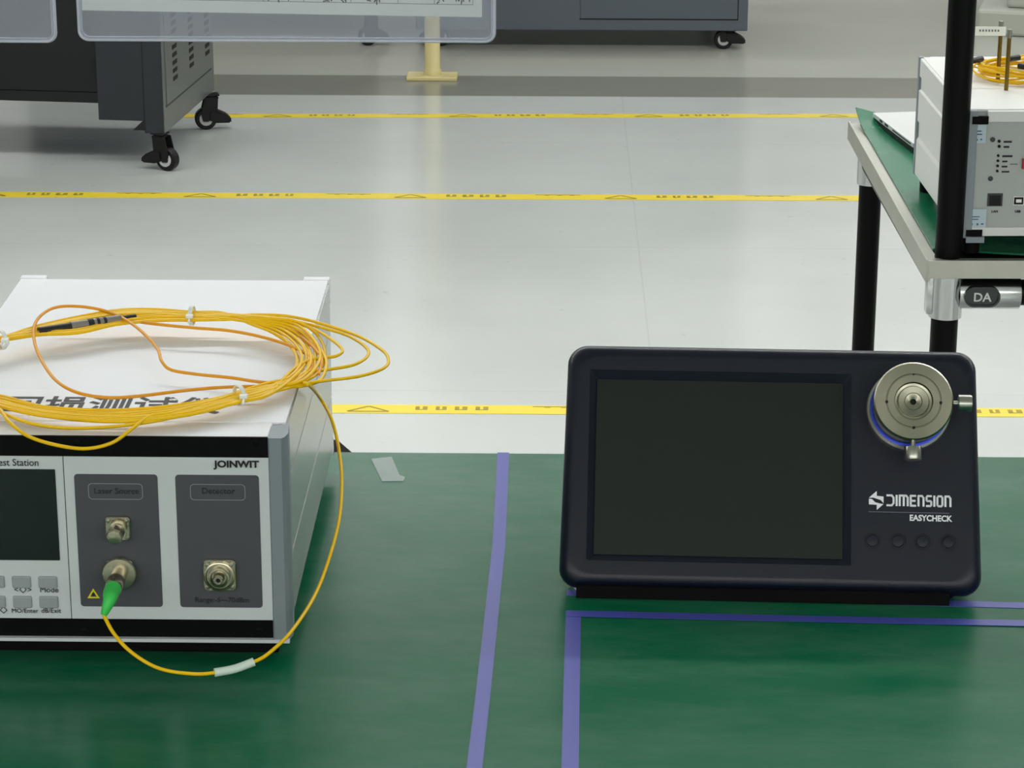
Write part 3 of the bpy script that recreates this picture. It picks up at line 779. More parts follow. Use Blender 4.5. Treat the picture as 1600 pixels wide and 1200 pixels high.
# lettering
def dtext(s, px, py, size, m, **kw):
    u, v = dl_(px, py); b = text_bm(s, size, 0.0001, **kw)
    bmesh.ops.transform(b, matrix=Matrix.Translation((u, v, 0.0002)) @ Matrix.Rotation(math.radians(-0.3), 4, 'Z'), verts=b.verts[:])
    return obj('lettering', b, m, D, world=False)
# maker's wordmark drawn as rounded square strokes: D I m E n S I O n
GL = {'D': (0.86, [[(0.0, 1), (.62, 1), (.86, .76), (.86, .24), (.62, 0), (.0, 0)]]),
      'I': (0.0, [[(0, 0), (0, 1)]]),
      'm': (1.06, [[(0, 0), (0, 1), (.86, 1), (1.06, .8), (1.06, 0)], [(.53, 0), (.53, 1)]]),
      'E': (0.62, [[(.62, 1), (0, 1), (0, 0), (.62, 0)], [(0, .5), (.56, .5)]]),
      'n': (0.66, [[(0, 0), (0, 1), (.46, 1), (.66, .8), (.66, 0)]]),
      'S': (0.62, [[(.62, 1), (.12, 1), (0, .88), (0, .6), (.1, .5), (.52, .5), (.62, .4), (.62, .12), (.5, 0), (0, 0)]]),
      'O': (0.66, [[(.14, 0), (0, .14), (0, .86), (.14, 1), (.52, 1), (.66, .86), (.66, .14), (.52, 0), (.14, 0)]])}
b = newbm(); u0, v0 = dl_(1386, 789.5); u1, _ = dl_(1485, 790); _, v1 = dl_(1386, 774)
word = ['D', 'I', 'm', 'E', 'n', 'S', 'I', 'O', 'n']; gap = 0.40
tot = sum(GL[g][0] for g in word) + gap*(len(word)-1)
kx = (u1-u0)/tot; kz = v1-v0; hw = 0.00068; x = 0
for g in word:
    for st in GL[g][1]:
        P = [Vector((u0+(x+px_)*kx, v0+pz_*kz, 0)) for px_, pz_ in st]
        for p, q in zip(P, P[1:]):
            d = (q-p).normalized(); n = Vector((-d.y, d.x, 0))*hw; p2, q2 = p-d*hw*.6, q+d*hw*.6
            add_loops(b, [[r_+Vector((0, 0, z_)) for r_ in (p2-n, q2-n, q2+n, p2+n)] for z_ in (0.0001, 0.0003)])
    x += GL[g][0] + gap
obj('lettering', b, 'whiteink', D, world=False)
dtext('EASYCHECK', 1487, 815, 0.0056, 'whiteink', bold=0.00018, align='RIGHT', sx=0.92)
b = newbm(); u0, v0 = dl_(1357, 799.5); u1, _ = dl_(1483, 802)
add_box(b, (u0, v0-0.00025, 0), (u1, v0+0.00025, 0.0002)); obj('underline', b, 'lineink', D, world=False)
# emblem: two interlocking hooked arrows
b = newbm()
def poly(pts):
    q = [dl_(x, y) for x, y in pts]
    add_loops(b, [[(u, v, 0.0) for u, v in q], [(u, v, 0.0003) for u, v in q]])
E = lambda x, y: (1320 + x/5.4545, 740 + y/5.4545)
poly([E(205, 206), E(272, 148), E(272, 190), E(330, 196), E(330, 252), E(306, 226), E(245, 205)])
poly([E(205, 214), E(232, 218), E(258, 244), E(300, 256), E(330, 260), E(272, 310), E(272, 266), E(205, 262)])
obj('emblem', b, 'whiteink', D, world=False)
# feet
for (u, zc) in ((-0.125, 0), (0.118, 0)):
    q = WM[D.name] @ Vector((u, 0.004, -0.016)); b = newbm()
    add_lathe(b, [(0.008, 0), (0.0085, 0.0015), (0.007, 0.009)], (q.x, q.y+0.004, TZ), (0, 0, 1), 18); sub('foot', b, 'tie' if u < 0 else 'rubber', D)
q = WM[D.name] @ Vector((0, 0.035, -0.040)); b = newbm()
sk = newbm(); o0 = WM[D.name] @ Vector((0, 0, 0))
rz = Matrix.Translation((o0.x, o0.y, 0)) @ Matrix.Rotation(math.radians(-2.0), 4, 'Z')
add_box(sk, (-0.131, 0.0008, TZ+0.0003), (0.121, 0.05, TZ+0.0092), 0.0, rot=rz); sub('shade_skirt', sk, 'rubber', D)  # added black block stands in for the shadow beneath the unit
# rear stand block under the tilted housing
prof = [(q.y-0.03, TZ), (q.y+0.05, TZ), (q.y+0.05, TZ+0.012), (q.y+0.035, TZ+0.05), (q.y+0.0, TZ+0.012), (q.y-0.03, TZ+0.007)]
add_prism(b, prof, 0, q.x-0.09, q.x+0.09); sub('rear_stand', b, 'navy', D)

# ------------------------------------------------------------------ document holders hanging at the top
YH = 1.35
def holder(x0, x1, zb_, ztp, label):
    t = thing('document_holder', label, 'document holder', ((x0+x1)/2, YH, zb_), group='clear document holders')
    wd, h = x1-x0, ztp-zb_; cx, cz = (x0+x1)/2, (zb_+ztp)/2
    for y in (YH-0.0012, YH+0.0012):
        b = newbm(); add_prism(b, rr(wd-0.003, h-0.003, 0.004, 5, cx, cz), 1, y-0.0001, y+0.0001); obj('pvc_sheet', b, 'clear', t)
    b = newbm()
    O = rr(wd, h, 0.0055, 6, cx, cz); I = rr(wd-0.0052, h-0.0052, 0.0037, 6, cx, cz)
    O2 = rr(wd-0.0015, h-0.0015, 0.005, 6, cx, cz); I2 = rr(wd-0.0038, h-0.0038, 0.0042, 6, cx, cz)
    add_loops(b, [[(u, YH+dy, v) for u, v in L] for L, dy in ((O, 0), (O2, -.0015), (I2, -.0007), (I, -.0015), (I, .0015), (I2, .0007), (O2, .0015), (O, 0))], False, False)
    obj('sealed_rim', b, 'clearrim', t)
    b = newbm()
    for s in (0.2, 0.8):
        x = x0 + wd*s; add_tube(b, [(x, YH, ztp-0.005), (x, YH, ztp+0.02)], 0.001, 6)
    obj('hanging_cord', b, 'tie', t)
    return t
hz = on_y(450, 66, YH).z; hx0 = on_y(121, 40, YH).x; hx1 = on_y(775, 40, YH).x
h2 = holder(hx0, hx1, hz, hz+0.165, 'wide clear document holder with a filled-in paper form, top of the photo')
h1x1 = on_y(89, 40, YH).x; hz1 = on_y(45, 67, YH).z
holder(h1x1-(hx1-hx0), h1x1, hz1, hz1+0.165, 'empty clear document holder cut off by the top left corner of the photo')
# the form
px0 = on_y(128, 10, YH).x; px1 = on_y(753, 20, YH).x
pzl = on_y(128, 16, YH).z; pzr = on_y(753, 27, YH).z
ang = math.atan2(pzr-pzl, px1-px0)
F_ = thing('paper_form', 'white paper form with a ruled table and handwriting, inside the wide clear holder', 'paper', (px0, YH, pzl), Matrix.Rotation(-ang, 3, 'Y'))
def flat(b, x0, z0, x1, z1, y):
    add_box(b, (x0, y-0.00008, z0), (x1, y+0.00008, z1))
pw = px1-px0
b = newbm(); flat(b, 0, 0, pw, 0.148, 0); obj('sheet', b, 'paper', F_, world=False)
b = newbm(); K_ = pw/0.2975
mg = 0.009*K_
for k in range(10): flat(b, mg, mg+0.014*K_*k, pw-0.007*K_, mg+0.014*K_*k+0.00028, -0.00012)
for xx in (.009, .07, .135, .165, .2, .235, .262, .2905): flat(b, xx*K_, mg, xx*K_+0.00028, mg+0.126*K_, -0.00012)
obj('ruled_table', b, 'pencil', F_, world=False)
b = newbm(); rnd = random.Random(5)
def scrib(cx, cz, s):
    for k in range(7):
        x, z = cx+rnd.uniform(-s, s), cz+rnd.uniform(-s, s); a_ = rnd.choice((0, 0, 1.3, 1.6, -0.9, 0.9)) + rnd.uniform(-.2, .2); l = s*rnd.uniform(.5, 1.2)
        p0 = Vector((x-l*math.cos(a_)/2, -0.0003, z-l*math.sin(a_)/2)); p1 = Vector((x+l*math.cos(a_)/2, -0.0003, z+l*math.sin(a_)/2))
        add_tube(b, [p0, (p0+p1)/2+Vector((0, 0, s*.08)), p1], 0.0003, 4)
for row in range(8):
    for xx in (.143, .150, .178, .186, .194, .202, .215, .222, .245, .268, .28, .288):
        if row == 0 and xx in (.178, .245): continue
        scrib(xx*K_, mg+(0.0048+0.014*row)*K_, 0.0029)
obj('handwriting', b, 'ink', F_, world=False)
# rail the holders hang from
t = thing('hanging_rail', 'black pipe rail on posts over the workbench, carrying the clear document holders', 'rail', (0, YH, 0))
b = newbm(); add_tube(b, [(-0.95, YH, hz+0.19), (0.95, YH, hz+0.19)], 0.014, 16); obj('crossbar', b, 'pipe', t, smooth=40)
for x in (-0.95, 0.95):
    b = newbm(); add_tube(b, [(x, YH, TZ), (x, YH, hz+0.2)], 0.014, 16); obj('post', b, 'pipe', t, smooth=40)

# ------------------------------------------------------------------ right cart
CZ = 0.73
fl = on_z(1450, 407, CZ); bl = on_z(1330, 190, CZ)
print('cart', fl, bl)
CT = thing('pipe_cart', 'black pipe cart with metal edging and chrome joints, on the floor behind the inspection unit', 'cart', (fl.x+0.5, (fl.y+bl.y)/2, 0))
CW = 1.15
xs = fl.x; xe = xs + CW; y0, y1 = fl.y, bl.y
dxs = bl.x - fl.x
def skew(p): return p
bm = newbm(); add_box(bm, (xs+0.004, y0+0.004, CZ-0.018), (xe, y1, CZ-0.004)); obj('shelf_board', bm, 'black', CT)
bm = newbm(); add_box(bm, (xs-0.001, y0-0.001, CZ-0.019), (xe, y0+0.0015, CZ), 0.0004); add_box(bm, (xs, y0, CZ-0.003), (xe, y0+0.014, CZ-0.0015)); obj('front_edging', bm, 'edgealu', CT)
bm = newbm()
add_box(bm, (xs-0.002, y0-0.002, CZ-0.022), (xs+0.0005, y1, CZ+0.001), 0.0004); add_box(bm, (xs, y0, CZ-0.004), (xs+0.012, y1, CZ-0.0025)); obj('side_edging', bm, 'edgealu', CT)
PR = 0.014
pxn = on_z(1486, 405, CZ).x; pyn = y0+0.022
bm = newbm(); add_tube(bm, [(pxn, pyn, CZ-0.004), (pxn, pyn, 1.75)], PR, 24); obj('post', bm, 'pipe', CT, smooth=40)
lxn = on_y(1478, 490, y0+0.018).x
lyf = y1-0.055; lxf = on_y(1356, 400, lyf).x + 0.010
for nm, x, y in (('leg', lxn, pyn), ('leg', lxf, lyf), ('leg', xe-0.03, pyn), ('leg', xe-0.03, lyf)):
    bm = newbm(); add_tube(bm, [(x, y, 0.0), (x, y, CZ-0.018)], PR, 24); obj(nm, bm, 'pipe', CT, smooth=40)
bm = newbm(); add_tube(bm, [(xe-0.03, lyf, CZ), (xe-0.03, lyf, 1.75)], PR, 24); obj('post', bm, 'pipe', CT, smooth=40)
bm = newbm(); add_tube(bm, [(lxn, pyn, CZ-0.040), (xe-0.03, pyn, CZ-0.040)], PR*0.96, 20); obj('front_rail', bm, 'pipe', CT, smooth=40)
bm = newbm(); add_tube(bm, [(lxn, pyn, CZ-0.040), (lxf, lyf, CZ-0.040)], PR*0.96, 20); obj('side_rail', bm, 'pipe', CT, smooth=40)
bm = newbm(); add_tube(bm, [(lxf, lyf, CZ-0.040), (xe-0.03, lyf, CZ-0.040)], PR*0.96, 20); obj('rear_rail', bm, 'pipe', CT, smooth=40)
def joint(x, y, s=1, long=0.075):
    bm = newbm()
    add_lathe(bm, [(0.0165, -0.029), (0.0172, -0.0285), (0.0172, 0.0165), (0.0165, 0.017)], (x, y, CZ-0.037), (0, 0, 1), 28)
    add_lathe(bm, [(0.0172, 0.012), (0.0172, long-0.001), (0.0165, long)], (x, y, CZ-0.040), (s, 0, 0), 28)
    add_box(bm, (x-0.021, y-0.008, CZ-0.062), (x-0.012, y+0.008, CZ-0.021), 0.002)
    jo = obj('pipe_joint', bm, 'chrome', CT, smooth=40)
    b = newbm()
    cx, cz = x + s*0.034, CZ-0.0395
    O = rr(0.037, 0.0215, 0.0107, 8, cx, cz); I = rr(0.033, 0.0175, 0.0087, 8, cx, cz)
    add_loops(b, [[(u, y-0.014, v) for u, v in O], [(u, y-0.0205, v) for u, v in O], [(u, y-0.0205, v) for u, v in I], [(u, y-0.0185, v) for u, v in I]], True, True)
    bmesh.ops.transform(b, matrix=WM[jo.name].inverted(), verts=b.verts[:]); obj('clamp_badge', b, 'badge', jo, world=False, smooth=30)
    b = text_bm('DA', 0.013, 0.0006, bold=0.0003, align='CENTER'); place(b, (cx, y-0.0189, cz-0.0046)); bmesh.ops.transform(b, matrix=WM[jo.name].inverted(), verts=b.verts[:]); obj('clamp_mark', b, 'chrome', jo, world=False)
    return jo
joint(lxn, pyn)
bm = newbm(); add_lathe(bm, [(0.0165, -0.029), (0.0172, -0.0285), (0.0172, 0.012), (0.0165, 0.0125)], (lxf, lyf, CZ-0.037), (0, 0, 1), 24); obj('pipe_joint', bm, 'chrome', CT, smooth=40)
# green mat on the cart, corner curled up, front edge drooping in a curve
def cartmat():
    nx, ny = 26, 26
    V = {}; bm = newbm()
    x0 = xs+0.012; xw = xe-0.01-x0
    for top in (0, 1):
        for i in range(nx+1):
            for j in range(ny+1):
                u, v = i/nx, j/ny
                # concave curve of the front edge
                X = x0 + xw*u
                fy = y0+0.030 + 0.020*math.exp(-((X-xs-0.0)/0.05)) - 0.016*min(1, max(0, (X-xs-0.05)/0.12))
                Y = fy + (y1+0.01-fy)*v
                zc = 0.016*math.exp(-((X-x0)/0.03)**1)*max(0, (v-0.85)/0.15)**2
                bx = -0.004*max(0, (v-0.85)/0.15)*math.exp(-(X-x0)/0.05)
                V[top, i, j] = bm.verts.new((X+bx, Y, CZ-0.002+0.0002+top*0.002+zc))
    for i in range(nx):
        for j in range(ny):
            bm.faces.new((V[1, i, j], V[1, i+1, j], V[1, i+1, j+1], V[1, i, j+1]))
            bm.faces.new((V[0, i, j+1], V[0, i+1, j+1], V[0, i+1, j], V[0, i, j]))
    for i in range(nx):
        bm.faces.new((V[0, i, 0], V[0, i+1, 0], V[1, i+1, 0], V[1, i, 0])); bm.faces.new((V[0, i+1, ny], V[0, i, ny], V[1, i, ny], V[1, i+1, ny]))
    for j in range(ny):
        bm.faces.new((V[0, 0, j+1], V[0, 0, j], V[1, 0, j], V[1, 0, j+1])); bm.faces.new((V[0, nx, j], V[0, nx, j+1], V[1, nx, j+1], V[1, nx, j]))
    return tag(obj('cart_mat', bm, 'matgreen', smooth=60), 'green rubber mat on the right cart with its rear corner curling up', 'mat')
CM = cartmat()
CROT = Matrix.Translation((fl.x, fl.y, 0)) @ Matrix.Rotation(math.radians(1.05), 4, 'Z') @ Matrix.Translation((-fl.x, -fl.y, 0))
for o_ in (CT, CM): o_.matrix_world = CROT @ WM[o_.name]
MZ = CZ + 0.0005
# boxed instrument seen from behind
bz = MZ + 0.017; tz_ = bz + 0.133
nb_ = on_z(1511, 173, tz_); fb_ = on_z(1437, 88, tz_)
print('box', nb_, fb_, (nb_-fb_).length, on_z(1506, 374, bz))
dv = (fb_ - nb_); dep = dv.length; dv.normalize(); rv = Vector((dv.y, -dv.x, 0))
BR = Matrix((rv, dv, Vector((0, 0, 1)))).transposed()
BX = thing('equipment_case', 'white equipment case with its back panel of ports facing the bench, on the right cart', 'instrument', (nb_.x, nb_.y, MZ), BR)
BW, BH, BD = 0.24, tz_-MZ, dep
b = newbm(); add_box(b, (0.004, 0.006, 0.019), (BW-0.004, BD-0.004, BH-0.003)); obj('chassis', b, 'backpanel', BX, world=False)
b = newbm(); add_box(b, (0.003, 0.008, BH-0.003), (BW-0.003, BD-0.002, BH), 0.0007); obj('top_cover', b, 'boxwhite', BX, world=False)
for s, x in ((1, 0.0), (-1, BW)):
    b = newbm(); zl, zh = 0.017, BH-0.001
    prof = [(x+s*.006, zl), (x+s*.001, zl), (x, zl+.002), (x, zl+.040), (x+s*.002, zl+.044), (x+s*.002, zl+.060), (x, zl+.062), (x, zl+.096), (x+s*.002, zl+.098), (x+s*.002, zl+.110), (x, zl+.112), (x, zh-.001), (x+s*.001, zh), (x+s*.006, zh)]
    add_prism(b, prof, 1, 0.008, BD-0.006); obj('side_panel', b, 'boxwhite', BX, world=False)
    for yy in (0.0, BD-0.006):
        b = newbm(); add_box(b, (min(x-s*.001, x+s*.012), yy, 0.017), (max(x-s*.001, x+s*.012), yy+0.008, BH), 0.001); obj('corner_column', b, 'column', BX, world=False)
b = newbm(); add_box(b, (0.010, 0.001, 0.019), (BW-0.010, 0.006, 0.028), 0.0005); obj('lower_frame', b, 'boxwhite', BX, world=False)
b = newbm(); add_box(b, (0.022, 0.001, BH-0.012), (BW-0.022, 0.006, BH-0.001), 0.0005); obj('upper_frame', b, 'boxwhite', BX, world=False)
b = newbm(); add_box(b, (0.012, 0.003, 0.028), (BW-0.012, 0.0055, BH-0.012)); obj('back_panel', b, 'backpanel', BX, world=False)
# local measuring on the back face
def bloc(px, py):
    n = BR @ Vector((0, -1, 0)); p0 = Vector((nb_.x, nb_.y, MZ)) + BR @ Vector((0, 0.003, 0))
    d = ray(px, py); q = CP + d*((p0-CP).dot(n)/d.dot(n)); l = WM[BX.name].inverted() @ q; return l.x, l.z
def bface(name, x0, y0_, x1, y1_, m, th=0.0006, y=0.003, bev=0):
    a = bloc(x0, y1_); c = bloc(x1, y0_)
    b = newbm(); add_box(b, (a[0], y-th, a[1]), (c[0], y, c[1]), bev); return obj(name, b, m, BX, world=False)
print('bx local', bloc(1515, 178), bloc(1515, 360), bloc(1600, 364))
for (x0, y0_, x1, y1_) in ((1518, 181, 1544, 193), (1508, 358, 1534, 368)):
    bface('corner_guard', x0, y0_, x1, y1_, 'rubber', 0.004, 0.003)
bface('guard_bracket', 1508, 369, 1537, 378, 'column', 0.004, 0.003)
bface('sticker', 1516, 194, 1541, 223, 'sticker', 0.0003, 0.001); bface('sticker', 1508, 326, 1541, 355, 'sticker', 0.0003, 0.001)
b = newbm()
for (x0, y0_, x1, y1_) in ((1520, 203, 1533, 205), (1520, 208, 1534, 210), (1519, 216, 1521, 219), (1525, 216, 1527, 219), (1531, 216, 1534, 218), (1512, 337, 1530, 338.5), (1514, 341, 1528, 342.5), (1509, 348, 1511, 351), (1517, 348, 1519, 351), (1525, 348, 1528, 351), (1532, 348, 1536, 350)):
    a = bloc(x0, y1_); c = bloc(x1, y0_); add_box(b, (a[0], 0.0003, a[1]), (c[0], 0.0006, c[1]))
obj('sticker_print', b, 'stickerink', BX, world=False)
b = newbm()
for (x, y, r) in ((1561, 220.5, .0016), (1561, 228.5, .0016), (1559.5, 243, .0014), (1559, 251, .0014), (1558.5, 259, .0014), (1558, 267, .0014)):
    l = bloc(x, y); add_lathe(b, [(r, 0), (r, 0.0012)], (l[0], 0.003, l[1]), (0, -1, 0), 12)
obj('indicator', b, 'darkhole', BX, world=False)
b = newbm()
for (x0, y0_, x1, y1_) in ((1568, 220, 1581, 223), (1568, 228, 1577, 231), (1566, 242.5, 1582, 245.5), (1566, 251, 1574, 253.5), (1565, 259, 1574, 261.5), (1565, 267, 1577, 269.5), (1578, 256, 1590, 256.8)):
    a = bloc(x0, y1_); c = bloc(x1, y0_); add_box(b, (a[0], 0.0026, a[1]), (c[0], 0.003, c[1]))
obj('print_marks', b, 'ink', BX, world=False)
for (x, y) in ((1551, 218), (1547.5, 279)):
    l = bloc(x, y); b = newbm(); add_lathe(b, [(0.0026, 0), (0.0026, 0.0008), (0.0016, 0.0012), (0.0006, 0.0012)], (l[0], 0.003, l[1]), (0, -1, 0), 16); obj('screw', b, 'groove', BX, world=False)
pt = bface('network_port', 1542, 302, 1567, 322, 'groove', 0.0008, 0.003)
bface('network_socket', 1545, 305, 1564, 321, 'darkhole', 0.0003, 0.0022)
bface('usb_port', 1582, 306, 1601, 321, 'chrome', 0.0008, 0.003); bface('usb_socket', 1584, 308, 1599, 319, 'darkhole', 0.0003, 0.0022); bface('usb_tongue', 1587, 311, 1596, 316, 'tie', 0.0003, 0.0019)
bface('red_connector', 1596, 247, 1625, 263, 'red', 0.004, 0.003, 0.0005)
for s_, px, py in (('LAN', 1554, 332), ('USB', 1590, 332)):
    l = bloc(px, py); b = text_bm(s_, 0.0034, 0.0001, align='CENTER', bold=0.0002); place(b, (l[0], 0.0028, l[1])); obj('lettering', b, 'ink', BX, world=False)
for x in (0.014, BW-0.014):
    for y in (0.012, BD-0.014):
        b = newbm(); add_lathe(b, [(0.009, 0), (0.009, 0.018)], (x, y, 0), (0, 0, 1), 18); obj('foot', b, 'rubber', BX, world=False)
# coil of fibre + brass rods on the case
t = thing('fibre_coil', 'small coil of yellow fibre with black plugs, on top of the white equipment case', 'cable', tuple(on_z(1590, 110, tz_)))
b = newbm(); rnd = random.Random(9)
cc = on_z(1598, 108, tz_+0.008)
for k in range(12):
    R0 = 0.043+rnd.uniform(-.006, .008); ox, oy, oz = rnd.uniform(-.004, .004), rnd.uniform(-.006, .006), rnd.uniform(-.006, .008); ph = rnd.uniform(0, 6)
    add_tube(b, [(cc.x+ox+R0*1.15*math.cos(a_/24*2*math.pi), cc.y+oy+R0*math.sin(a_/24*2*math.pi), cc.z+oz+0.003*math.sin(2*a_/24*2*math.pi+ph)) for a_ in range(24)], 0.0011, 6, closed=True)
obj('fibre', b, 'fibre', t, smooth=60)
for (x, y, x2, y2) in ((1514, 96, 1534, 92), (1577, 92, 1592, 90), (1592, 103, 1606, 105)):
    b = newbm(); add_tube(b, [on_z(x, y, tz_+0.020), on_z(x2, y2, tz_+0.020)], 0.0033, 12); obj('plug', b, 'plugblk', t, smooth=50)
t = thing('labelled_pins', 'pair of upright brass pins with a white paper flag, on the white equipment case', 'pins', tuple(on_z(1565, 130, tz_)))
for (x0, y0_, x1, y1_) in ((1563, 33, 1559, 127), (1574.5, 46, 1572, 141)):
    pb = on_z(x1, y1_, tz_); pt_ = on_y(x0, y0_, pb.y)
    b = newbm(); add_tube(b, [pb, Vector((pb.x, pb.y, pt_.z-0.004))], 0.0022, 12); po = obj('pin', b, 'brass', t, smooth=50)
    b = newbm(); add_tube(b, [Vector((pb.x, pb.y, pt_.z-0.009)), Vector((pb.x, pb.y, pt_.z))], 0.0026, 12); sub('pin_tip', b, 'steel2', po)
pb = on_z(1559, 127, tz_); a_ = on_y(1520, 55, pb.y); c_ = on_y(1573, 41, pb.y)
b = newbm(); add_box(b, (a_.x, pb.y-0.0030, a_.z), (c_.x-0.001, pb.y-0.0024, c_.z), 0.0002); obj('paper_flag', b, 'paper', t)
b = newbm()
for k in range(7):
    x = a_.x + 0.006 + k*0.0032; z = (a_.z+c_.z)/2 + 0.0006; add_box(b, (x, pb.y-0.0033, z-0.001), (x+0.0018, pb.y-0.0030, z+0.0012))
obj('flag_print', b, 'pencil', t)
# thin silver case behind the white one
sl = [on_z(1364, 177, MZ+0.012), on_z(1423, 222, MZ+0.012)]
e = (sl[1]-sl[0]); le = e.length; e.normalize(); nrm = Vector((-e.y, e.x, 0))
if nrm.x < 0: nrm = -nrm
t = thing('flat_case', 'thin silver case lying flat on the green cart mat behind the white equipment case', 'case', (sl[0].x, sl[0].y, MZ), Matrix((e, nrm, Vector((0, 0, 1)))).transposed() if e.cross(nrm).z > 0 else Matrix((e, nrm, Vector((0, 0, 1)))).transposed())
hd = 1 if e.cross(nrm).z > 0 else -1
WMt = WM[t.name]
print('flat', sl, le, hd)
def rb(a, c, bev=0):
    b = newbm(); q = [sl[0] + e*u + nrm*v for u, v in ((a[0], a[1]), (c[0], a[1]), (c[0], c[1]), (a[0], c[1]))]
    add_loops(b, [[Vector((p.x, p.y, MZ+a[2])) for p in q], [Vector((p.x, p.y, MZ+c[2])) for p in q]]); return b
t.matrix_world = Matrix.Translation((sl[0].x, sl[0].y, MZ)); WM[t.name] = t.matrix_world.copy()
obj('lid', rb((0, 0, 0.0075), (le+0.01, 0.16, 0.0125)), 'laptop', t)
obj('base', rb((0.0, 0.001, 0.0008), (le+0.01, 0.16, 0.0075)), 'black', t)
b = rb((0.030, -0.0003, 0.0085), (0.042, 0.0005, 0.0115)); obj('port_hole', b, 'ink', t)
b = rb((0.052, -0.0003, 0.0085), (0.066, 0.0005, 0.0115)); obj('port_hole', b, 'ink', t)
b = rb((0.085, -0.0003, 0.009), (0.16, 0.0005, 0.011)); obj('vent_strip', b, 'groove', t)

# ------------------------------------------------------------------ casters
def caster(par, x, y, top, yaw, pedal_yaw=0, R=0.0272):
    base_ = Matrix.Translation((x, y, 0)) @ Matrix.Rotation(yaw, 4, 'Z')
    def sub_(b, nm, m, sm=40, pr=None):
        bmesh.ops.transform(b, matrix=base_, verts=b.verts[:])
        pr = pr or par
        bmesh.ops.transform(b, matrix=WM[pr.name].inverted(), verts=b.verts[:]); return obj(nm, b, m, pr, world=False, smooth=sm)
    b = newbm()   # fork: plate, hood
    add_box(b, (-0.016, -0.016, top-0.003), (0.016, 0.016, top))
    add_lathe(b, [(0.012, top-0.008), (0.012, top-0.003)], (0, 0, 0), (0, 0, 1), 16)
    for s in (-1, 1):
        pr_ = [(-0.013, top-0.007), (0.020, top-0.007), (0.030, R+0.012), (0.026, R-0.005), (0.014, R-0.006), (-0.010, R+0.014)]
        add_prism(b, pr_, 1, s*0.0135-0.0015, s*0.0135+0.0015)
    add_box(b, (-0.014, -0.015, top-0.010), (0.015, 0.015, top-0.006), 0.001)
    fk = sub_(b, 'caster', 'caster')
    b = newbm(); add_lathe(b, [(0.010, -0.011), (R-0.003, -0.011), (R, -0.008), (R, 0.008), (R-0.003, 0.011), (0.010, 0.011)], (0.018, 0, R), (0, 1, 0), 32); sub_(b, 'wheel', 'caster', 40, fk)
    for s in (-1, 1):
        b = newbm(); add_lathe(b, [(0.0165, 0), (0.0165, 0.0015), (0.010, 0.0022), (0.009, 0.0005), (0.002, 0.0005)], (0.018, s*0.0112, R), (0, s, 0), 24); sub_(b, 'wheel_hub', 'hub', 40, fk)
    b = newbm()
    pr_ = [(0.010, R+0.020), (-0.012, R+0.020), (-0.036, R+0.008), (-0.046, R-0.004), (-0.042, R-0.011), (-0.004, R-0.010), (0.012, R-0.002)]
    add_prism(b, pr_, 1, -0.0185, 0.0185); bmesh.ops.bevel(b, geom=b.edges[:], offset=0.003, segments=2, affect='EDGES'); sub_(b, 'brake_pedal', 'caster', 40, fk)

# ------------------------------------------------------------------ left machine
mz = 0.088
fc = on_z(257, 209, mz); bc = on_z(341, 140, mz)
print('machine', fc, bc, (bc-fc).length)
ang = -math.atan2(bc.x-fc.x, bc.y-fc.y)*0.85
MR = Matrix.Rotation(ang, 3, 'Z')
print('ang', math.degrees(ang))
MA = thing('machine_cabinet', 'dark charcoal machine cabinet with a vented grey side on casters, top left on the floor', 'cabinet', (fc.x, fc.y, 0), MR)
MD = (bc-fc).length
def lbox(par, name, a, c, m, bev=0): b = newbm(); add_box(b, a, c, bev); return obj(name, b, m, par, world=False)
PW = 0.155
HM = 0.95
lbox(MA, 'pedestal', (-PW, 0.002, mz+0.028), (-0.045, MD-0.01, HM), 'cab')
lbox(MA, 'corner_frame', (-0.045, 0.0, mz), (-0.0015, MD, HM), 'cab')
lbox(MA, 'frame_seam', (-0.0465, -0.0004, mz+0.002), (-0.0445, 0.002, HM), 'cabdk')
b = newbm(); add_prism(b, [(-0.075, mz+0.006), (-0.045, mz+0.006), (-0.045, mz+0.034)], 1, 0.002, 0.012); obj('corner_gusset', b, 'cabdk', MA, world=False)
# side panel with louvres
b = newbm(); add_box(b, (-0.0015, 0.004, mz+0.0), (0.0, MD, HM)); obj('side_frame', b, 'cabside', MA, world=False)
b = newbm(); add_box(b, (0.0, 0.028, mz+0.062), (0.0025, MD-0.03, HM-0.05), 0.0006); sp = obj('side_panel', b, 'cabside', MA, world=False)
b = newbm(); add_box(b, (0.0, 0.023, mz+0.056), (0.0008, MD-0.025, mz+0.062)); add_box(b, (0.0, MD-0.030, mz+0.056), (0.0008, MD-0.025, HM-0.05)); obj('panel_gap', b, 'groove', MA, world=False)
b = newbm()
MWi = WM[MA.name].inverted()
def side_loc(px, py):
    n = WM[MA.name].to_3x3() @ Vector((1, 0, 0)); p0 = WM[MA.name] @ Vector((0.0025, 0, 0)); d = ray(px, py)
    return MWi @ (CP + d*((p0-CP).dot(n)/d.dot(n)))
for col, rows, n_ in ((274, (121, 110, 99, 87, 76), 1), (299.5, (101, 90, 79), 1), (324, (82, 72), 1)):
    base_l = side_loc(col, rows[0])
    for k in range(14):
        z = base_l.z + k*0.0185
        if z > HM-0.1: break
        add_box(b, (0.002, base_l.y-0.020, z-0.005), (0.0036, base_l.y+0.020, z+0.005), 0.0007)
obj('louvre', b, 'cabdk', sp, world=False)
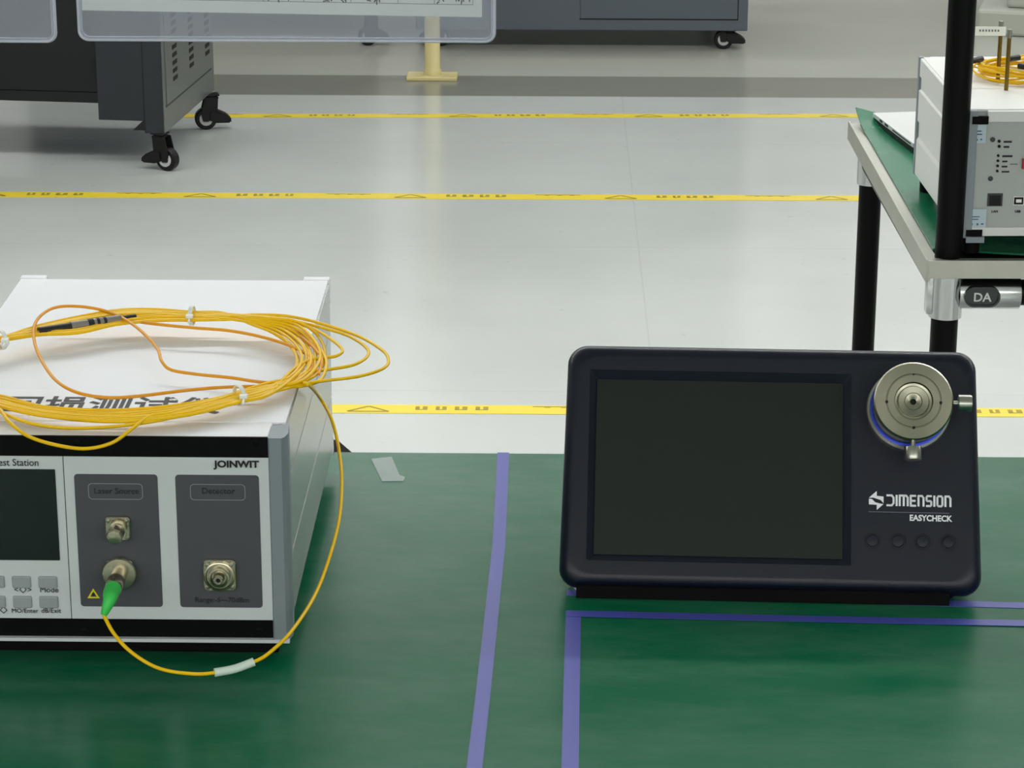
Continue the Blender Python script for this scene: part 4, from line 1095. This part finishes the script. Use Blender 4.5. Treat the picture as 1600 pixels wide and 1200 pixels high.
# knee recess, modesty panel, lower beam
zk = on_y(100, 165, fc.y).z; zk2 = on_y(100, 148, fc.y).z
lbox(MA, 'main_body', (-1.45, 0.020, zk+0.004), (-PW, MD-0.01, HM), 'cabdk')
lbox(MA, 'lower_beam', (-1.45, 0.012, zk), (-PW, 0.022, zk2-0.0015), 'cabdk')
lbox(MA, 'front_panel', (-1.45, 0.014, zk2), (-PW, 0.022, HM-0.1), 'cabdk')
lbox(MA, 'upper_beam', (-1.45, 0.002, HM-0.10), (-PW, 0.03, HM), 'cab')
lbox(MA, 'top_plate', (-1.6, 0.0, HM), (0.004, MD+0.01, HM+0.03), 'cab', 0.002)
lbox(MA, 'end_panel', (-1.6, 0.002, mz), (-1.45, MD, HM), 'cab')
b = newbm(); add_lathe(b, [(0.008, 0), (0.008, 0.003)], tuple(MWi @ on_y(158, 96, (WM[MA.name] @ Vector((-.2, 0.013, 0))).y)), (0, -1, 0), 16); obj('cable_hole', b, 'darkhole', MA, world=False)
for lx, ly, yw in ((-0.014, 0.012, 0.25), (0.006, MD-0.05, 2.9), (-1.53, 0.03, 0.3), (-1.53, MD-0.05, 0.3)):
    wp = WM[MA.name] @ Vector((lx, ly, 0))
    caster(MA, wp.x, wp.y, mz, ang + (math.radians(-18) if yw == 0.25 else (math.radians(200) if yw > 2 else yw)))

# ------------------------------------------------------------------ centre machine
pz2 = 0.085
YC = on_z(900, 68, 0.0).y
YC = on_z(1130, 80, 0.0).y + 0.01
rc = on_y(1168, 47, YC); lc = on_y(650, 48, YC)
print('centre', rc, lc)
z2 = (rc.z+lc.z)/2
MB_ = thing('machine_cabinet', 'slate grey machine cabinet on casters, top centre of the photo behind the clear holder', 'cabinet', (rc.x, YC, 0))
w2 = rc.x-lc.x
lbox(MB_, 'body', (-w2, 0, z2), (0, 0.55, 1.05), 'cab2', 0.003)
dx0 = on_y(907, 30, YC).x - rc.x; dx1 = on_y(1152, 27, YC).x - rc.x; dz = on_y(1000, 29, YC).z
lbox(MB_, 'door', (dx0, -0.003, dz), (dx1, 0.0, 0.98), 'cab2', 0.0008)
b = newbm(); add_box(b, (dx0-0.003, -0.0006, dz-0.004), (dx1+0.003, 0.0, dz)); add_box(b, (dx1, -0.0006, dz-0.004), (dx1+0.003, 0, 0.98)); obj('door_gap', b, 'cabdk', MB_, world=False)
for lx, ly, yw in ((-0.048, 0.03, math.pi), (-w2+0.05, 0.05, 0.1), (-0.075, 0.5, 0.4), (-w2+0.05, 0.5, 0.2)):
    caster(MB_, rc.x+lx, YC+ly, z2, yw)
# far machine left of it, mostly behind the holder
cq = on_z(590, 70, 0.0)
MC = thing('machine_cabinet', 'grey machine cabinet behind the clear holder, one caster showing left of the cream post', 'cabinet', (cq.x-0.5, cq.y, 0))
b = newbm(); add_box(b, (-0.55, 0.15, 0.12), (0.45, 0.7, 1.05), 0.003); obj('body', b, 'cab2', MC, world=False)
for lx, ly in ((0.5-0.01, 0.18), (-0.5, 0.2)):
    caster(MC, cq.x-0.5+lx-0.0, cq.y+ly-0.18, 0.12, 3.3)
MC.location.y += 0.0

# ------------------------------------------------------------------ cream post
pbp = on_z(676, 121, 0.0)
t = thing('barrier_post', 'cream painted post on a flat foot bar, standing on the floor below the clear holder', 'post', (pbp.x, pbp.y, 0))
lx_ = on_z(636, 122, 0).x; rx_ = on_z(715, 121, 0).x
b = newbm(); add_box(b, (lx_, pbp.y-0.05, 0), (rx_, pbp.y+0.03, 0.010), 0.002); obj('foot_bar', b, 'cream', t)
s_ = (on_y(688, 90, pbp.y).x - on_y(664, 90, pbp.y).x)/2
b = newbm(); add_lathe(b, [(s_*1.15, 0.010), (s_*1.15, 0.022), (s_, 0.026), (s_, 1.3)], (pbp.x, pbp.y-0.005, 0), (0, 0, 1), 28); obj('pole', b, 'cream', t, smooth=40)

# ------------------------------------------------------------------ pale case at far top right
q0 = on_z(1529, 62, 0.0)
t = thing('floor_case', 'pale grey case on the floor far behind the cart, top right corner', 'case', (q0.x+0.10, q0.y+0.05, 0), Matrix.Rotation(math.radians(-14), 3, 'Z'))
lbox(t, 'case_body', (-0.10, 0.0, 0.0), (0.9, 0.6, 0.075), 'carton', 0.01)
lbox(t, 'case_lid', (-0.02, 0.05, 0.075), (0.85, 0.6, 0.30), 'carton', 0.01)
b = newbm(); add_prism(b, [(0.095, 0.14), (0.14, 0.14), (0.12, 0.115)], 1, 0.047, 0.05); obj('case_mark', b, 'teal', t, world=False)
